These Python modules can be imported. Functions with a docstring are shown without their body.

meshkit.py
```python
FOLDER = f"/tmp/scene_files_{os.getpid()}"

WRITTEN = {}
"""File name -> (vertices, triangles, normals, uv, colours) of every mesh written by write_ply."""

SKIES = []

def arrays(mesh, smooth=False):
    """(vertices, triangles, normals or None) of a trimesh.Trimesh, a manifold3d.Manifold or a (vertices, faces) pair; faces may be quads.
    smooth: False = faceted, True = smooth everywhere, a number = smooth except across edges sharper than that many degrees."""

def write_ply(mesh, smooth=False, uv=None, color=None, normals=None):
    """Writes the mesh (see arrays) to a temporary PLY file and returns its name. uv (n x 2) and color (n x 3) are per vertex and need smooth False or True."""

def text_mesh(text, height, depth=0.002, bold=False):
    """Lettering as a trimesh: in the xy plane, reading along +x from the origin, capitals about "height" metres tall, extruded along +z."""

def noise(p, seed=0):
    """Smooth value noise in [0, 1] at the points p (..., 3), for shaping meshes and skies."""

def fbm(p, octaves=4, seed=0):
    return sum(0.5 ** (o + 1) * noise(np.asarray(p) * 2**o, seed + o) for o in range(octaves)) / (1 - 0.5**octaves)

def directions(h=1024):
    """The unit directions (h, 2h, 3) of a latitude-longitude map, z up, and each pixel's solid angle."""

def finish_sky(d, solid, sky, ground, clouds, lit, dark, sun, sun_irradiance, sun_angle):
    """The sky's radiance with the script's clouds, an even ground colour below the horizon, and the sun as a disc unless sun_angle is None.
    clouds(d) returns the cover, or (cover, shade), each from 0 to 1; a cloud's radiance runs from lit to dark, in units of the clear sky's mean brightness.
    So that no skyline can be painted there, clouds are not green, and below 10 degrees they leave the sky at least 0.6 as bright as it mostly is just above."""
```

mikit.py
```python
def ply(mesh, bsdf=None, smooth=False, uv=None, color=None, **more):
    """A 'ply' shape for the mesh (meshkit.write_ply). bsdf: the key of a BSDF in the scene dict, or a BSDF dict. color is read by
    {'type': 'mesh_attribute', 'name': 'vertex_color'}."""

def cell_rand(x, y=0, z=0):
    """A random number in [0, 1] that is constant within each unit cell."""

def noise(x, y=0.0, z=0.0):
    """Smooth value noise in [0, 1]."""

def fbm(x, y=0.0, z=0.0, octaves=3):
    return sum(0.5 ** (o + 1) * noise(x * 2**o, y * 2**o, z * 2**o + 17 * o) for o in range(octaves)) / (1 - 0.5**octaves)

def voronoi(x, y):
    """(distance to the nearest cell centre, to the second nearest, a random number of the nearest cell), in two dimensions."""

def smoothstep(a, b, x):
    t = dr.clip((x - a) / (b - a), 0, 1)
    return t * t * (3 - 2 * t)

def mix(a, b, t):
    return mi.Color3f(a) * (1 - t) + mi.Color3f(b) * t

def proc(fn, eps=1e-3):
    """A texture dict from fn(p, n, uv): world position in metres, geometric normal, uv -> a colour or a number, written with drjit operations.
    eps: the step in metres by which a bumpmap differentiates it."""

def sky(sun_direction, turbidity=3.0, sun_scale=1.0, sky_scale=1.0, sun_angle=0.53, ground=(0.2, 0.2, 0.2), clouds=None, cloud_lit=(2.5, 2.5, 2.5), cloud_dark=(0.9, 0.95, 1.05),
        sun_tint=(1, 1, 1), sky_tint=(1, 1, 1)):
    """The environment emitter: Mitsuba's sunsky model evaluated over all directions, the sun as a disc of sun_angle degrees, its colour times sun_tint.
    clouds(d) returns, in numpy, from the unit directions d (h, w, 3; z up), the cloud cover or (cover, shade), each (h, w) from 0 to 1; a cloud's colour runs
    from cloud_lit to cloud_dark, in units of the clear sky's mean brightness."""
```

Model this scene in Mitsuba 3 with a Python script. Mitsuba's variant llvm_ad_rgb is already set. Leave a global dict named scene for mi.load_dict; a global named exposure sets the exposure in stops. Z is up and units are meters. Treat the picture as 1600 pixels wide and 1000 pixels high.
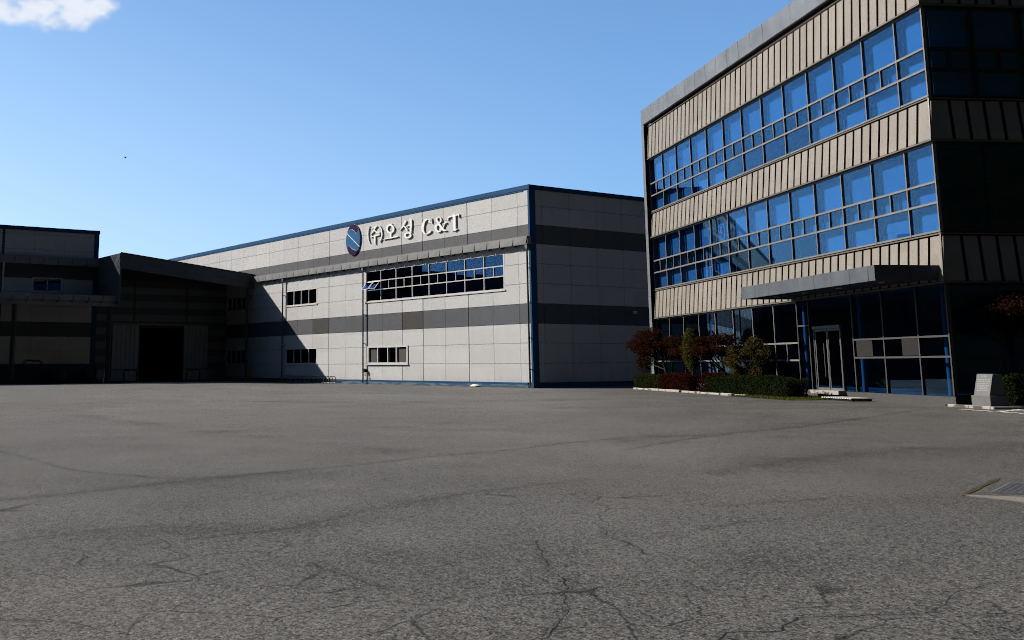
import math
import numpy as np, trimesh, mitsuba as mi, drjit as dr
import mikit, meshkit
from mikit import noise, fbm, voronoi, cell_rand, smoothstep, mix
from shapely.geometry import Polygon, MultiPolygon, LineString, Point, box as sbox
from shapely.ops import unary_union

T = mi.ScalarTransform4f
scene, labels = {}, {}

# ------------------------------------------------------------------ camera, sky, exposure
F_PX, PP_X, PP_Y, PITCH, ROLL, CAM_H = 1704.793, 614.295, 280.320, 0.167451, -0.0046124, 1.5   # of the 1600 x 1000 photograph (an off-centre crop)
_cp, _sp, _cr, _sr = math.cos(PITCH), math.sin(PITCH), math.cos(ROLL), math.sin(ROLL)
_f = np.array([0, _cp, _sp]); _u0 = np.array([0, -_sp, _cp]); _r0 = np.array([1.0, 0, 0])
_right, _up = _cr * _r0 + _sr * _u0, _cr * _u0 - _sr * _r0
_eye = np.array([0, 0, CAM_H])
scene['camera'] = {'type': 'perspective', 'fov': 2 * math.degrees(math.atan(800 / F_PX)), 'fov_axis': 'x',
                   'to_world': T().look_at(origin=_eye.tolist(), target=(_eye + _f).tolist(), up=_up.tolist()),
                   'principal_point_offset_x': (800 - PP_X) / 1600, 'principal_point_offset_y': (500 - PP_Y) / 1000,
                   'near_clip': 0.1, 'far_clip': 3000.0}
SUN = np.array([-1.723, 0.770, 1.238])


def ss_(p, q, x):
    t = np.clip((x - p) / (q - p), 0, 1)
    return t * t * (3 - 2 * t)


def cloud(d):
    """A ragged white cloud low in the north-west and thin wisps around it."""
    az = np.degrees(np.arctan2(d[..., 0], d[..., 1])); el = np.degrees(np.arcsin(np.clip(d[..., 2], -1, 1)))
    q = np.stack([az * 0.8, el * 1.5, az * 0], -1)
    n, m = meshkit.fbm(q + 3.1, 5, 4) - 0.5, meshkit.fbm(q * 1.7 + 9.0, 4, 11)
    foot = 16.45 + 0.055 * (az + 18.4) ** 2 * (1 + 0.4 * (az > -18.4)) + 0.9 * n
    body = ss_(0.0, 0.55, el - foot) * ss_(0.0, 0.9, -14.7 - az + 1.6 * n) * ss_(0.0, 1.6, az + 23.5 + 2 * n) * ss_(0.0, 1.4, 20.8 - el + 2 * n)
    body = body * (0.36 + 0.72 * ss_(0.28, 0.62, m))
    w = meshkit.fbm(np.stack([az * 0.06 + el * 0.03, el * 0.22, az * 0], -1) + 2.2, 4, 21)
    veil = 0.34 * np.clip((20 - el) / 18, 0, 1) ** 1.3 * np.clip((12 - az) / 40, 0, 1) * np.clip((az + 150) / 60, 0, 1) * (0.7 + 0.6 * w)      # thin high haze towards the sun
    cover = np.clip(body, 0, 0.8)
    return np.maximum(cover, veil), np.where(cover > veil, np.clip(0.2 + (0.5 - m) * 1.2, 0, 1), 0.0)


scene['sky'] = mikit.sky(SUN.tolist(), turbidity=3.0, sun_scale=1.0, sky_scale=0.438, clouds=cloud, cloud_lit=(2.6, 2.62, 2.7), cloud_dark=(1.7, 1.85, 2.1), ground=(0.09, 0.09, 0.09), sun_tint=(0.93, 1.06, 1.38), sky_tint=(0.73, 0.905, 1.09))
exposure = 3.49

# ------------------------------------------------------------------ frames: x right, y away, z up in each
def frame(o, x, y):
    m = np.eye(4); m[:2, 0], m[:2, 1], m[:2, 3] = x, y, o
    return m


WO, WX, WY = np.array([8.509, 67.661]), np.array([0.8299, 0.5579]), np.array([-0.5579, 0.8299])      # warehouse: near corner, along its dark side, back along its lit wall
OO, OX, OY = np.array([17.266, 34.192]), np.array([0.99555, 0.09426]), np.array([-0.09426, 0.99555])  # offices: near corner, along the dark side, back along the lit front
MW, MO, MI = frame(WO, WX, WY), frame(OO, OX, OY), np.eye(4)
wpt = lambda x, y: WO + WX * x + WY * y
opt = lambda x, y: OO + OX * x + OY * y


def ss(a, b, x):
    t = np.clip((np.asarray(x, float) - a) / (b - a), 0, 1)
    return t * t * (3 - 2 * t)


def gz(x, y):
    """Height of the yard: a little higher by the offices and in the far left bay."""
    x, y = np.asarray(x, float), np.asarray(y, float)
    dx, dy = x - WO[0], y - WO[1]
    v, u = dx * WX[0] + dy * WX[1], dx * WY[0] + dy * WY[1]
    a = 0.15 * ss(3, 15, x) * ss(12, 30, y) * (1 - ss(58, 67, y))
    b = 0.10 * ss(-2, -9, v) * ss(12, 24, u) * (1 - ss(33, 40, u))
    return a + b


# ------------------------------------------------------------------ mesh and naming helpers
used = {}


def name(base):
    n = used.get(base, 0); used[base] = n + 1
    return base if n == 0 else f'{base}_{n:03d}'


def thing(base, label, cat, group=None):
    k = name(base); labels[k] = {'label': label, 'category': cat}
    if group: labels[k]['group'] = group
    return k


def add(parent, base, mesh, mat, M=None, smooth=False, label=None, kind=None):
    """One entry: a part of parent (or a top-level object where parent is '')."""
    k = name(f'{parent}__{base}' if parent else base)
    if isinstance(mesh, (list, tuple)): mesh = join(mesh)
    mesh = mesh.copy()
    if M is not None: mesh.apply_transform(M)
    scene[k] = mikit.ply(mesh, mat, smooth)
    if label or kind: labels.setdefault(k, {})
    if label: labels[k]['label'] = label
    if kind: labels[k]['kind'] = kind
    return k


def join(ms): return trimesh.util.concatenate(list(ms))


def box(x0, x1, y0, y1, z0, z1):
    m = trimesh.creation.box((abs(x1 - x0), abs(y1 - y0), abs(z1 - z0)))
    m.apply_translation(((x0 + x1) / 2, (y0 + y1) / 2, (z0 + z1) / 2))
    return m


def cbox(x0, x1, y0, y1, z0, z1, c=0.02):
    """A box with chamfered edges."""
    p = []
    for x, sx in ((x0, 1), (x1, -1)):
        for y, sy in ((y0, 1), (y1, -1)):
            for z, sz in ((z0, 1), (z1, -1)):
                p += [(x + sx * c, y + sy * c, z), (x + sx * c, y, z + sz * c), (x, y + sy * c, z + sz * c)]
    return trimesh.convex.convex_hull(np.array(p))


def hull(pts): return trimesh.convex.convex_hull(np.array(pts, float))


def prism_x(poly, x0, x1):
    """Polygon given as (y, z), from x0 to x1."""
    return _prism(poly, x0, x1, lambda a, b, c: np.stack([c, a, b], 1))


def prism_y(poly, y0, y1):
    """Polygon given as (x, z), from y0 to y1."""
    return _prism(poly, y0, y1, lambda a, b, c: np.stack([a, c, b], 1))


def prism_z(poly, z0, z1):
    return _prism(poly, z0, z1, lambda a, b, c: np.stack([a, b, c], 1))


def _prism(poly, c0, c1, order):
    if not isinstance(poly, (Polygon, MultiPolygon)): poly = Polygon(poly)
    out = []
    for g in getattr(poly, 'geoms', [poly]):
        if g.area < 1e-5: continue
        m = trimesh.creation.extrude_polygon(g, abs(c1 - c0), engine='earcut')
        v = m.vertices
        m = trimesh.Trimesh(order(v[:, 0], v[:, 1], v[:, 2] + min(c0, c1)), m.faces, process=False)
        if m.volume < 0: m.invert()
        out.append(m)
    return join(out)


def tube(pts, r, n=8):
    pts = np.asarray(pts, float); rr = np.broadcast_to(r, (len(pts),))
    t = np.gradient(pts, axis=0); t /= np.linalg.norm(t, axis=1, keepdims=True)
    ref = np.array([0.31, 0.17, 0.93]) if abs(t[:, 2]).mean() < 0.8 else np.array([1.0, 0.1, 0])
    a = np.cross(t, ref); a /= np.linalg.norm(a, axis=1, keepdims=True); b = np.cross(t, a)
    ang = np.arange(n) * 2 * np.pi / n
    v = (pts[:, None] + rr[:, None, None] * (np.cos(ang)[None, :, None] * a[:, None] + np.sin(ang)[None, :, None] * b[:, None])).reshape(-1, 3)
    f = []
    for i in range(len(pts) - 1):
        for j in range(n):
            k = (j + 1) % n
            f += [[i * n + j, i * n + k, (i + 1) * n + k], [i * n + j, (i + 1) * n + k, (i + 1) * n + j]]
    v = np.vstack([v, pts[:1], pts[-1:]]); c0, c1 = len(v) - 2, len(v) - 1; e = (len(pts) - 1) * n
    for j in range(n):
        k = (j + 1) % n
        f += [[c0, k, j], [c1, e + j, e + k]]
    m = trimesh.Trimesh(v, f, process=False)
    if m.volume < 0: m.invert()
    return m


# ------------------------------------------------------------------ materials
def rgb(c): return {'type': 'rgb', 'value': list(c)}


K = 0.27   # the tones below were judged against a 0.6 white; K lowers the base colours so shaded faces get less bounced light (asphalt about 0.05)


def scaled(color):
    return (lambda p, n, uv: mi.Color3f(color(p, n, uv)) * K) if callable(color) else tuple(K * x for x in color)


def mat(key, color, rough=0.6, metal=0.0, spec=0.4, two=True, bump=None, bscale=0.01, eps=1e-3):
    """color: an rgb triple or fn(p, n, uv)."""
    if metal < 0.5: color = scaled(color)
    d = {'type': 'principled', 'base_color': mikit.proc(color) if callable(color) else rgb(color), 'roughness': rough, 'metallic': metal, 'specular': spec * 0.3}
    if bump: d = {'type': 'bumpmap', 'arbitrary': mikit.proc(bump, eps), 'scale': bscale, 'bsdf': d}
    scene[key] = {'type': 'twosided', 'bsdf': d} if two else d
    return key


def wloc(p):
    """World point to the warehouse's frame."""
    x, y = p.x - float(WO[0]), p.y - float(WO[1])
    return x * float(WX[0]) + y * float(WX[1]), x * float(WY[0]) + y * float(WY[1])


def oloc(p):
    x, y = p.x - float(OO[0]), p.y - float(OO[1])
    return x * float(OX[0]) + y * float(OX[1]), x * float(OY[0]) + y * float(OY[1])


def panel_tone(base, var=0.05, streak=0.10):
    def fn(p, n, uv):
        x, y = wloc(p)
        u = x + y
        tone = 1 + var * (cell_rand((u - 1.1) / 2.595, p.z / 1.235, 3.0) - 0.5) * 2
        st = fbm(u * 2.2, p.z * 0.18, 1.7, 4) - 0.5
        big = fbm(u * 0.25, p.z * 0.4, 8.2, 3) - 0.5
        foot = smoothstep(1.1, 0.25, p.z + 0.5 * noise(u * 3.0, 0.4, 0.7)) * 0.16
        fine = noise(u * 1.2, p.z * 48.0, 2.0) - 0.5
        return mi.Color3f(base) * (tone + streak * st + 0.07 * big - foot + 0.03 * fine) * mix((1, 1, 1), (1.0, 0.985, 0.95), smoothstep(0.1, 0.35, st))
    return fn


mat('m_panel', panel_tone((0.82, 0.845, 0.87)), 0.6, 0.0, spec=0.3)
mat('m_panel_dark', panel_tone((0.132, 0.148, 0.172), 0.07, 0.25), 0.55, spec=0.3)
mat('m_panel_brown', panel_tone((0.078, 0.074, 0.075), 0.05, 0.2), 0.55, spec=0.3)
mat('m_panel_band', panel_tone((0.145, 0.155, 0.17), 0.06, 0.35), 0.55, spec=0.3)
mat('m_joint', (0.11, 0.11, 0.112), 0.9, spec=0.1)
mat('m_blue_trim', lambda p, n, uv: mi.Color3f(0.020, 0.125, 0.31) * (0.85 + 0.35 * fbm(p.x * 1.1 + p.y, p.z * 1.4, 3.0, 4)), 0.6, spec=0.1)
mat('m_blue_base', lambda p, n, uv: mix((0.03, 0.11, 0.23), (0.17, 0.24, 0.30), smoothstep(0.42, 0.62, fbm(p.x * 1.3, p.y * 1.3, p.z * 5, 4))), 0.6)
mat('m_roof', (0.14, 0.15, 0.17), 0.5)


def zinc(c, k=1.0):
    def fn(p, n, uv):
        s = fbm((p.x + p.y) * 3.0, p.z * 0.9, 4.0, 4)
        b = fbm(p.x * 1.1, p.y * 1.1, p.z * 1.6, 3)
        return mi.Color3f(c) * (0.62 + k * (0.35 * s + 0.42 * b))
    return fn


mat('m_gutter', zinc((0.35, 0.362, 0.372)), 0.5, 0.1)
mat('m_fascia', zinc((0.225, 0.255, 0.295), 1.2), 0.5, 0.15)
mat('m_canopy', zinc((0.135, 0.155, 0.18), 1.2), 0.5, 0.1)
mat('m_shelter', zinc((0.15, 0.18, 0.22)), 0.55, 0.1)
mat('m_pipe', lambda p, n, uv: mi.Color3f(0.16, 0.145, 0.125) * (0.75 + 0.5 * noise(p.x * 3, p.y * 3, p.z * 1.5)), 0.5)
mat('m_white', lambda p, n, uv: mi.Color3f(0.98, 0.98, 0.96) * (0.9 + 0.16 * fbm(p.x * 2, p.y * 2, p.z * 3, 3)), 0.45)
mat('m_white_sign', (1.5, 1.5, 1.48), 0.35)
mat('m_sign_side', (0.5, 0.5, 0.5), 0.5)
mat('m_sign_blue', (0.035, 0.20, 0.50), 0.6, spec=0.1)
mat('m_sign_purple', (0.045, 0.024, 0.10), 0.6, spec=0.05)
mat('m_screen', lambda p, n, uv: mi.Color3f(0.10, 0.098, 0.096) * (0.9 + 0.2 * noise(p.x * 9, p.y * 9, p.z * 9)), 0.8)
mat('m_dark', (0.02, 0.02, 0.021), 0.85, spec=0.15)
mat('m_black_gap', (0.012, 0.012, 0.013), 0.9, spec=0.05)
mat('m_inner', (0.30, 0.30, 0.30), 0.9, spec=0.1)
mat('m_twigs', (0.012, 0.016, 0.008), 0.9, spec=0.1)
mat('m_inner_dark', (0.12, 0.12, 0.13), 0.9, spec=0.1)
mat('m_alu', lambda p, n, uv: mi.Color3f(0.36, 0.345, 0.325) * (0.85 + 0.3 * noise(p.x * 4, p.y * 4, p.z * 4)), 0.45, 0.25)
mat('m_alu_dark', (0.05, 0.05, 0.052), 0.5, 0.3)
mat('m_steel', (0.30, 0.30, 0.30), 0.4, 0.3)
mat('m_alu_mid', (0.13, 0.13, 0.128), 0.5, 0.2)


def spandrel(p, n, uv):
    x, y = oloc(p)
    u = x + y
    t = 1 + 0.14 * (cell_rand(u / 0.589, p.z / 4.4, 5.0) - 0.5)
    s = fbm(u * 6.0, p.z * 0.7, 2.0, 4) - 0.5
    b = fbm(u * 0.5, p.z * 1.1, 7.0, 3) - 0.5
    rust = smoothstep(0.16, 0.42, b + s * 0.7)
    return mix(mi.Color3f(0.395, 0.362, 0.32) * (t + 0.2 * s + 0.12 * b), mi.Color3f(0.30, 0.26, 0.21), rust * 0.6)


mat('m_spandrel', spandrel, 0.5, 0.0)
mat('m_sill', lambda p, n, uv: mi.Color3f(0.30, 0.28, 0.25) * (0.8 + 0.4 * fbm(p.x * 2, p.y * 2, p.z * 2, 3)), 0.45, 0.3)
mat('m_blind', lambda p, n, uv: mi.Color3f(0.72, 0.72, 0.70) * (0.86 + 0.2 * cell_rand((oloc(p)[1] - 1.632) / 2.1407, p.z / 4.4, 3.0) + 0.1 * noise(p.x * 3, p.y * 3, p.z * 0.3)), 0.9, spec=0.1)
mat('m_column', (0.7, 0.71, 0.72), 0.5)
mat('m_blind_grey', (0.05, 0.05, 0.05), 0.9, spec=0.1)


def granite(c):
    return lambda p, n, uv: mi.Color3f(c) * (0.72 + 0.34 * noise(p.x * 70, p.y * 70, p.z * 70) + 0.3 * fbm(p.x * 4, p.y * 4, p.z * 4, 4))


mat('m_granite', granite((0.11, 0.11, 0.112)), 0.5)
mat('m_monument', granite((0.215, 0.22, 0.225)), 0.45)
mat('m_inscription', (0.6, 0.6, 0.58), 0.6)
mat('m_concrete', lambda p, n, uv: mi.Color3f(0.26, 0.25, 0.225) * (0.68 + 0.4 * fbm(p.x * 6, p.y * 6, p.z * 6, 4) + 0.24 * noise(p.x * 90, p.y * 90, p.z * 90)), 0.9, spec=0.2)
mat('m_kerb', lambda p, n, uv: mix((0.58, 0.55, 0.50), (0.15, 0.14, 0.12), smoothstep(0.55, 0.68, fbm(p.x * 2.2, p.y * 2.2, p.z * 6 + 3, 4))), 0.85, spec=0.2)
mat('m_marking', lambda p, n, uv: mix((0.85, 0.84, 0.80), (0.2, 0.2, 0.19), smoothstep(0.58, 0.70, fbm(p.x * 7, p.y * 7, 1.0, 4))), 0.85, spec=0.2)
mat('m_soil', lambda p, n, uv: mi.Color3f(0.045, 0.036, 0.026) * (0.6 + 0.8 * fbm(p.x * 5, p.y * 5, 0, 4)), 0.95, spec=0.1)
mat('m_moss', lambda p, n, uv: mix((0.10, 0.085, 0.045), (0.055, 0.055, 0.03), noise(p.x * 40, p.y * 40, 0)), 0.95, spec=0.1)
mat('m_iron', lambda p, n, uv: mi.Color3f(0.09, 0.095, 0.105) * (0.7 + 0.6 * noise(p.x * 30, p.y * 30, p.z * 30)), 0.5, 0.5)
mat('m_tarpaulin', (0.012, 0.014, 0.018), 0.55)
mat('m_dock', lambda p, n, uv: mi.Color3f(0.055, 0.055, 0.055) * (0.6 + 0.7 * fbm(p.x * 1.2, p.y * 1.2, p.z * 2, 4)), 0.9, spec=0.1)
mat('m_door_panel', panel_tone((0.42, 0.48, 0.56), 0.03, 0.2), 0.5)
mat('m_link_light', panel_tone((0.27, 0.30, 0.34), 0.05, 0.2), 0.6)
mat('m_bark', lambda p, n, uv: mi.Color3f(0.055, 0.043, 0.034) * (0.6 + 0.8 * noise(p.x * 20, p.y * 20, p.z * 5)), 0.9, spec=0.1)
mat('m_bird', (0.02, 0.02, 0.02), 0.8)

scene['g_office'] = {'type': 'thindielectric', 'int_ior': 1.55, 'specular_reflectance': rgb((0.28, 0.60, 1.0)), 'specular_transmittance': rgb((0.18, 0.43, 0.79))}
scene['g_lobby'] = {'type': 'thindielectric', 'int_ior': 1.5, 'specular_reflectance': rgb((0.35, 0.65, 1.0)), 'specular_transmittance': rgb((0.13, 0.36, 0.66))}
scene['g_warehouse'] = {'type': 'thindielectric', 'int_ior': 1.75, 'specular_reflectance': rgb((0.13, 0.32, 0.70)), 'specular_transmittance': rgb((0.20, 0.40, 0.74))}


scene['g_small'] = {'type': 'thindielectric', 'int_ior': 1.4, 'specular_reflectance': rgb((0.4, 0.5, 0.7)), 'specular_transmittance': rgb((0.2, 0.3, 0.5))}


def leaf(key, a, b):
    """Leaves: two tones over metre-sized clumps, some light through them."""
    scene[key] = {'type': 'principledthin', 'base_color': mikit.proc(lambda p, n, uv: K * mix(a, b, 0.6 * noise(p.x * 1.9, p.y * 1.9, p.z * 1.9) + 0.4 * cell_rand(p.x * 14, p.y * 14, p.z * 14))),
                  'roughness': 0.6, 'diff_trans': 0.5, 'spec_trans': 0.0}
    return key


leaf('m_leaf_maple', (0.042, 0.016, 0.010), (0.078, 0.032, 0.016))
leaf('m_leaf_cone', (0.075, 0.085, 0.022), (0.15, 0.14, 0.04))
leaf('m_leaf_olive', (0.07, 0.065, 0.022), (0.15, 0.115, 0.045))
leaf('m_leaf_hedge', (0.026, 0.042, 0.012), (0.062, 0.078, 0.02))
leaf('m_leaf_box', (0.018, 0.034, 0.012), (0.042, 0.062, 0.02))
leaf('m_leaf_red', (0.045, 0.010, 0.008), (0.08, 0.02, 0.012))
leaf('m_grass', (0.10, 0.15, 0.03), (0.22, 0.23, 0.06))

# cracks and patched seams of the yard, in metres
CRACKS = [
    (0.020, [(-9.0, 8.6), (-4.46, 12.75), (-3.89, 13.26), (-3.08, 14.39), (-2.48, 14.96), (-1.52, 16.04), (-0.73, 16.75), (0.35, 18.13), (2.07, 19.75), (3.33, 21.4), (4.79, 22.8), (6.08, 22.93), (8.84, 24.95)]),
    (0.016, [(-9.5, 23.5), (-7.0, 19.9), (-5.87, 18.16), (-4.58, 16.19), (-3.26, 15.21), (-2.5, 14.96)]),
    (0.010, [(-3.9, 9.1), (-3.39, 9.75), (-2.88, 10.39), (-2.17, 10.78)]),
    (0.013, [(-2.2, 9.6), (-1.4, 10.24), (-0.99, 10.49), (-0.67, 11.06), (-0.28, 11.76), (0.16, 12.34), (0.77, 13.17), (1.43, 13.72), (2.6, 14.8)]),
    (0.009, [(-0.62, 8.74), (-0.43, 8.28), (-0.12, 7.8)]),
    (0.008, [(-2.37, 6.88), (-1.92, 6.85), (-1.76, 6.7)]),
    (0.020, [(4.07, 19.6), (5.34, 21.55), (7.01, 23.38), (8.91, 24.94), (11.38, 27.42), (15.2, 31.9)]),
    (0.012, [(3.39, 11.89), (3.9, 12.2), (4.79, 12.55)]),
    (0.010, [(2.84, 10.41), (3.31, 10.77), (3.73, 11.02)]),
    (0.008, [(1.9, 10.44), (1.88, 9.86), (2.02, 9.04)]),
    (0.0075, [(1.22, 9.71), (1.13, 8.49), (1.2, 7.77), (1.07, 7.16), (0.91, 6.57), (0.73, 6.0)]),
    (0.009, [(1.3, 5.9), (1.66, 6.19), (1.91, 6.44), (2.23, 6.55), (2.41, 6.83), (2.69, 6.86), (2.99, 6.9), (3.22, 6.98), (3.47, 7.21), (3.75, 7.6), (4.15, 7.87)]),
]
WEAR = [(0.5, [(-9.54, 33.83), (-4.71, 26.01), (-2.14, 22.52), (-0.18, 19.49)]), (0.30, [(-4.46, 12.75), (-3.08, 14.39), (-1.5, 16.0)]), (0.35, [(4.4, 15.5), (6.2, 17.6), (9.0, 19.4)]),
        (0.4, [(-3.0, 10.2), (-1.0, 10.6), (0.2, 12.3)]), (0.45, [(5.0, 12.6), (6.3, 12.4), (7.4, 11.7)]), (0.35, [(3.35, 6.2), (3.8, 6.6)]), (0.8, [(-14, 50), (-2, 44), (10, 45)]), (0.9, [(5.5, 17.0), (9.5, 19.0), (13, 20.5)]), (0.8, [(4.5, 21.5), (9, 25.5), (14, 28.5)]), (0.6, [(2.8, 8.6), (3.6, 9.2)]), (0.7, [(-6, 60), (4, 55), (14, 56)])]


def seg_distance(x, y, pts):
    d = mi.Float(1e3)
    for (ax, ay), (bx, by) in zip(pts[:-1], pts[1:]):
        ex, ey = bx - ax, by - ay
        t = dr.clip(((x - ax) * ex + (y - ay) * ey) / (ex * ex + ey * ey), 0, 1)
        d = dr.minimum(d, dr.hypot(x - ax - ex * t, y - ay - ey * t))
    return d


def asphalt(p, n, uv):
    x, y = p.x, p.y
    wx, wy = x + 0.16 * (fbm(x * 3.1, y * 3.1, 1.0, 4) - 0.5), y + 0.16 * (fbm(x * 3.1, y * 3.1, 5.0, 4) - 0.5)
    near = smoothstep(26.0, 9.0, y)
    stone = cell_rand(x * 100, y * 74, 1.0)
    mid = noise(x * 52, y * 40, 2.0)
    grit = (mid - 0.5) * 0.75 + (stone - 0.5) * 0.75 + (1 - near) * ((cell_rand(x * 24, y * 11, 4.0) - 0.5) * 0.45 + (cell_rand(x * 9, y * 3.4, 5.0) - 0.5) * 0.22)
    big = fbm(x * 0.14, y * 0.14, 3.0, 4) - 0.5
    blot = fbm(x * 0.9, y * 0.9, 6.0, 4) - 0.5
    lane = fbm(wx * 0.10 + wy * 0.55, wx * 0.5 - wy * 0.06, 9.0, 4) - 0.5
    v = 1 + 0.40 * big + 0.40 * blot + 0.26 * lane + grit * (0.66 + 0.72 * near)
    for w, pts in WEAR:
        v = v - 0.30 * noise(x * 1.1 + 3.0, y * 1.1, 7.0) * smoothstep(w * 1.7, w * 0.1, seg_distance(wx + 0.7 * blot, wy + 0.7 * blot, pts))
    pale = smoothstep(0.93, 0.985, stone) * 0.75 * near
    col = mi.Color3f(0.147, 0.146, 0.142) * (1 - 0.22 * smoothstep(1.5, 8.0, x - 0.05 * y + 2.5 * blot)) * (1 + 0.42 * smoothstep(10.0, 44.0, y) * (1 - 0.75 * smoothstep(1.0, 9.0, x - 0.1 * y + 1.5 * big))) * (dr.maximum(v, 0.25) + pale)  # far asphalt lightened in the base colour, standing in for grazing-angle brightening
    dark = mi.Float(0)
    for w, pts in CRACKS:
        k = w * (0.3 + 1.4 * noise(x * 2.3, y * 2.3, 4.0))
        d = seg_distance(wx, wy, pts)
        dark = dr.maximum(dark, 0.85 * smoothstep(k * 1.0, k * 0.25, d))
        dark = dr.maximum(dark, 0.16 * smoothstep(w * 11, w * 1.5, d))
    a, b, c = voronoi(wx * 1.25 + 3.3, wy * 1.25)
    zone = smoothstep(0.46, 0.62, fbm(x * 0.33 + 4.4, y * 0.33, 2.0, 3))
    dark = dr.maximum(dark, 0.6 * zone * smoothstep(0.012, 0.002, (b - a) * noise(x * 1.7, y * 1.7, 8.0)) * smoothstep(20.0, 12.0, y))
    tint = mix((1.015, 1.0, 0.975), (0.99, 1.0, 1.0), noise(x * 0.2, y * 0.2, 0.0))
    return col * tint * (1 - dark)


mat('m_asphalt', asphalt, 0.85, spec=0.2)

# ------------------------------------------------------------------ the yard and an added, unseen wooded hillside that blocks sky light
def grid(xs, ys, fz):
    X, Y = np.meshgrid(xs, ys); Z = fz(X, Y)
    v = np.stack([X, Y, Z], -1).reshape(-1, 3); n, m = len(xs), len(ys)
    i, j = np.meshgrid(np.arange(n - 1), np.arange(m - 1)); a = (j * n + i).ravel()
    return trimesh.Trimesh(v, np.vstack([np.stack([a, a + 1, a + n + 1], 1), np.stack([a, a + n + 1, a + n], 1)]), process=False)


far = np.array([60, 90, 140, 220, 350, 600.0])
labels['yard'] = {'kind': 'structure', 'label': 'wide cracked grey asphalt yard in front of the factory buildings'}
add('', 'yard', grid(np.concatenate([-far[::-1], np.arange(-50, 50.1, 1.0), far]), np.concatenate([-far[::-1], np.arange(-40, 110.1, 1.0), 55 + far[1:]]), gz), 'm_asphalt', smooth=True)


def added_hill_z(x, y):
    r, az = np.hypot(x, y - 10), np.degrees(np.arctan2(x, y - 10)) % 360
    side = ss(50, 82, az) * (1 - ss(244, 268, az))
    r0 = 40 + 46 * (1 - ss(85, 140, az))
    h = 290 * ss(-0.25, 1.0, np.clip((r - r0) / 235, -0.25, 1)) * side  # added tall and steep to keep skylight off the shaded walls
    p = np.stack([x * 0.12, y * 0.12, x * 0], -1)
    rise = ss(r0 - 2, r0 + 14, r) * side
    return -3 + h * (0.9 + 0.2 * meshkit.fbm(p * 0.2, 3, 5)) * rise + 5.5 * rise * (meshkit.fbm(p * 1.6, 3, 8) - 0.1)


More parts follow.
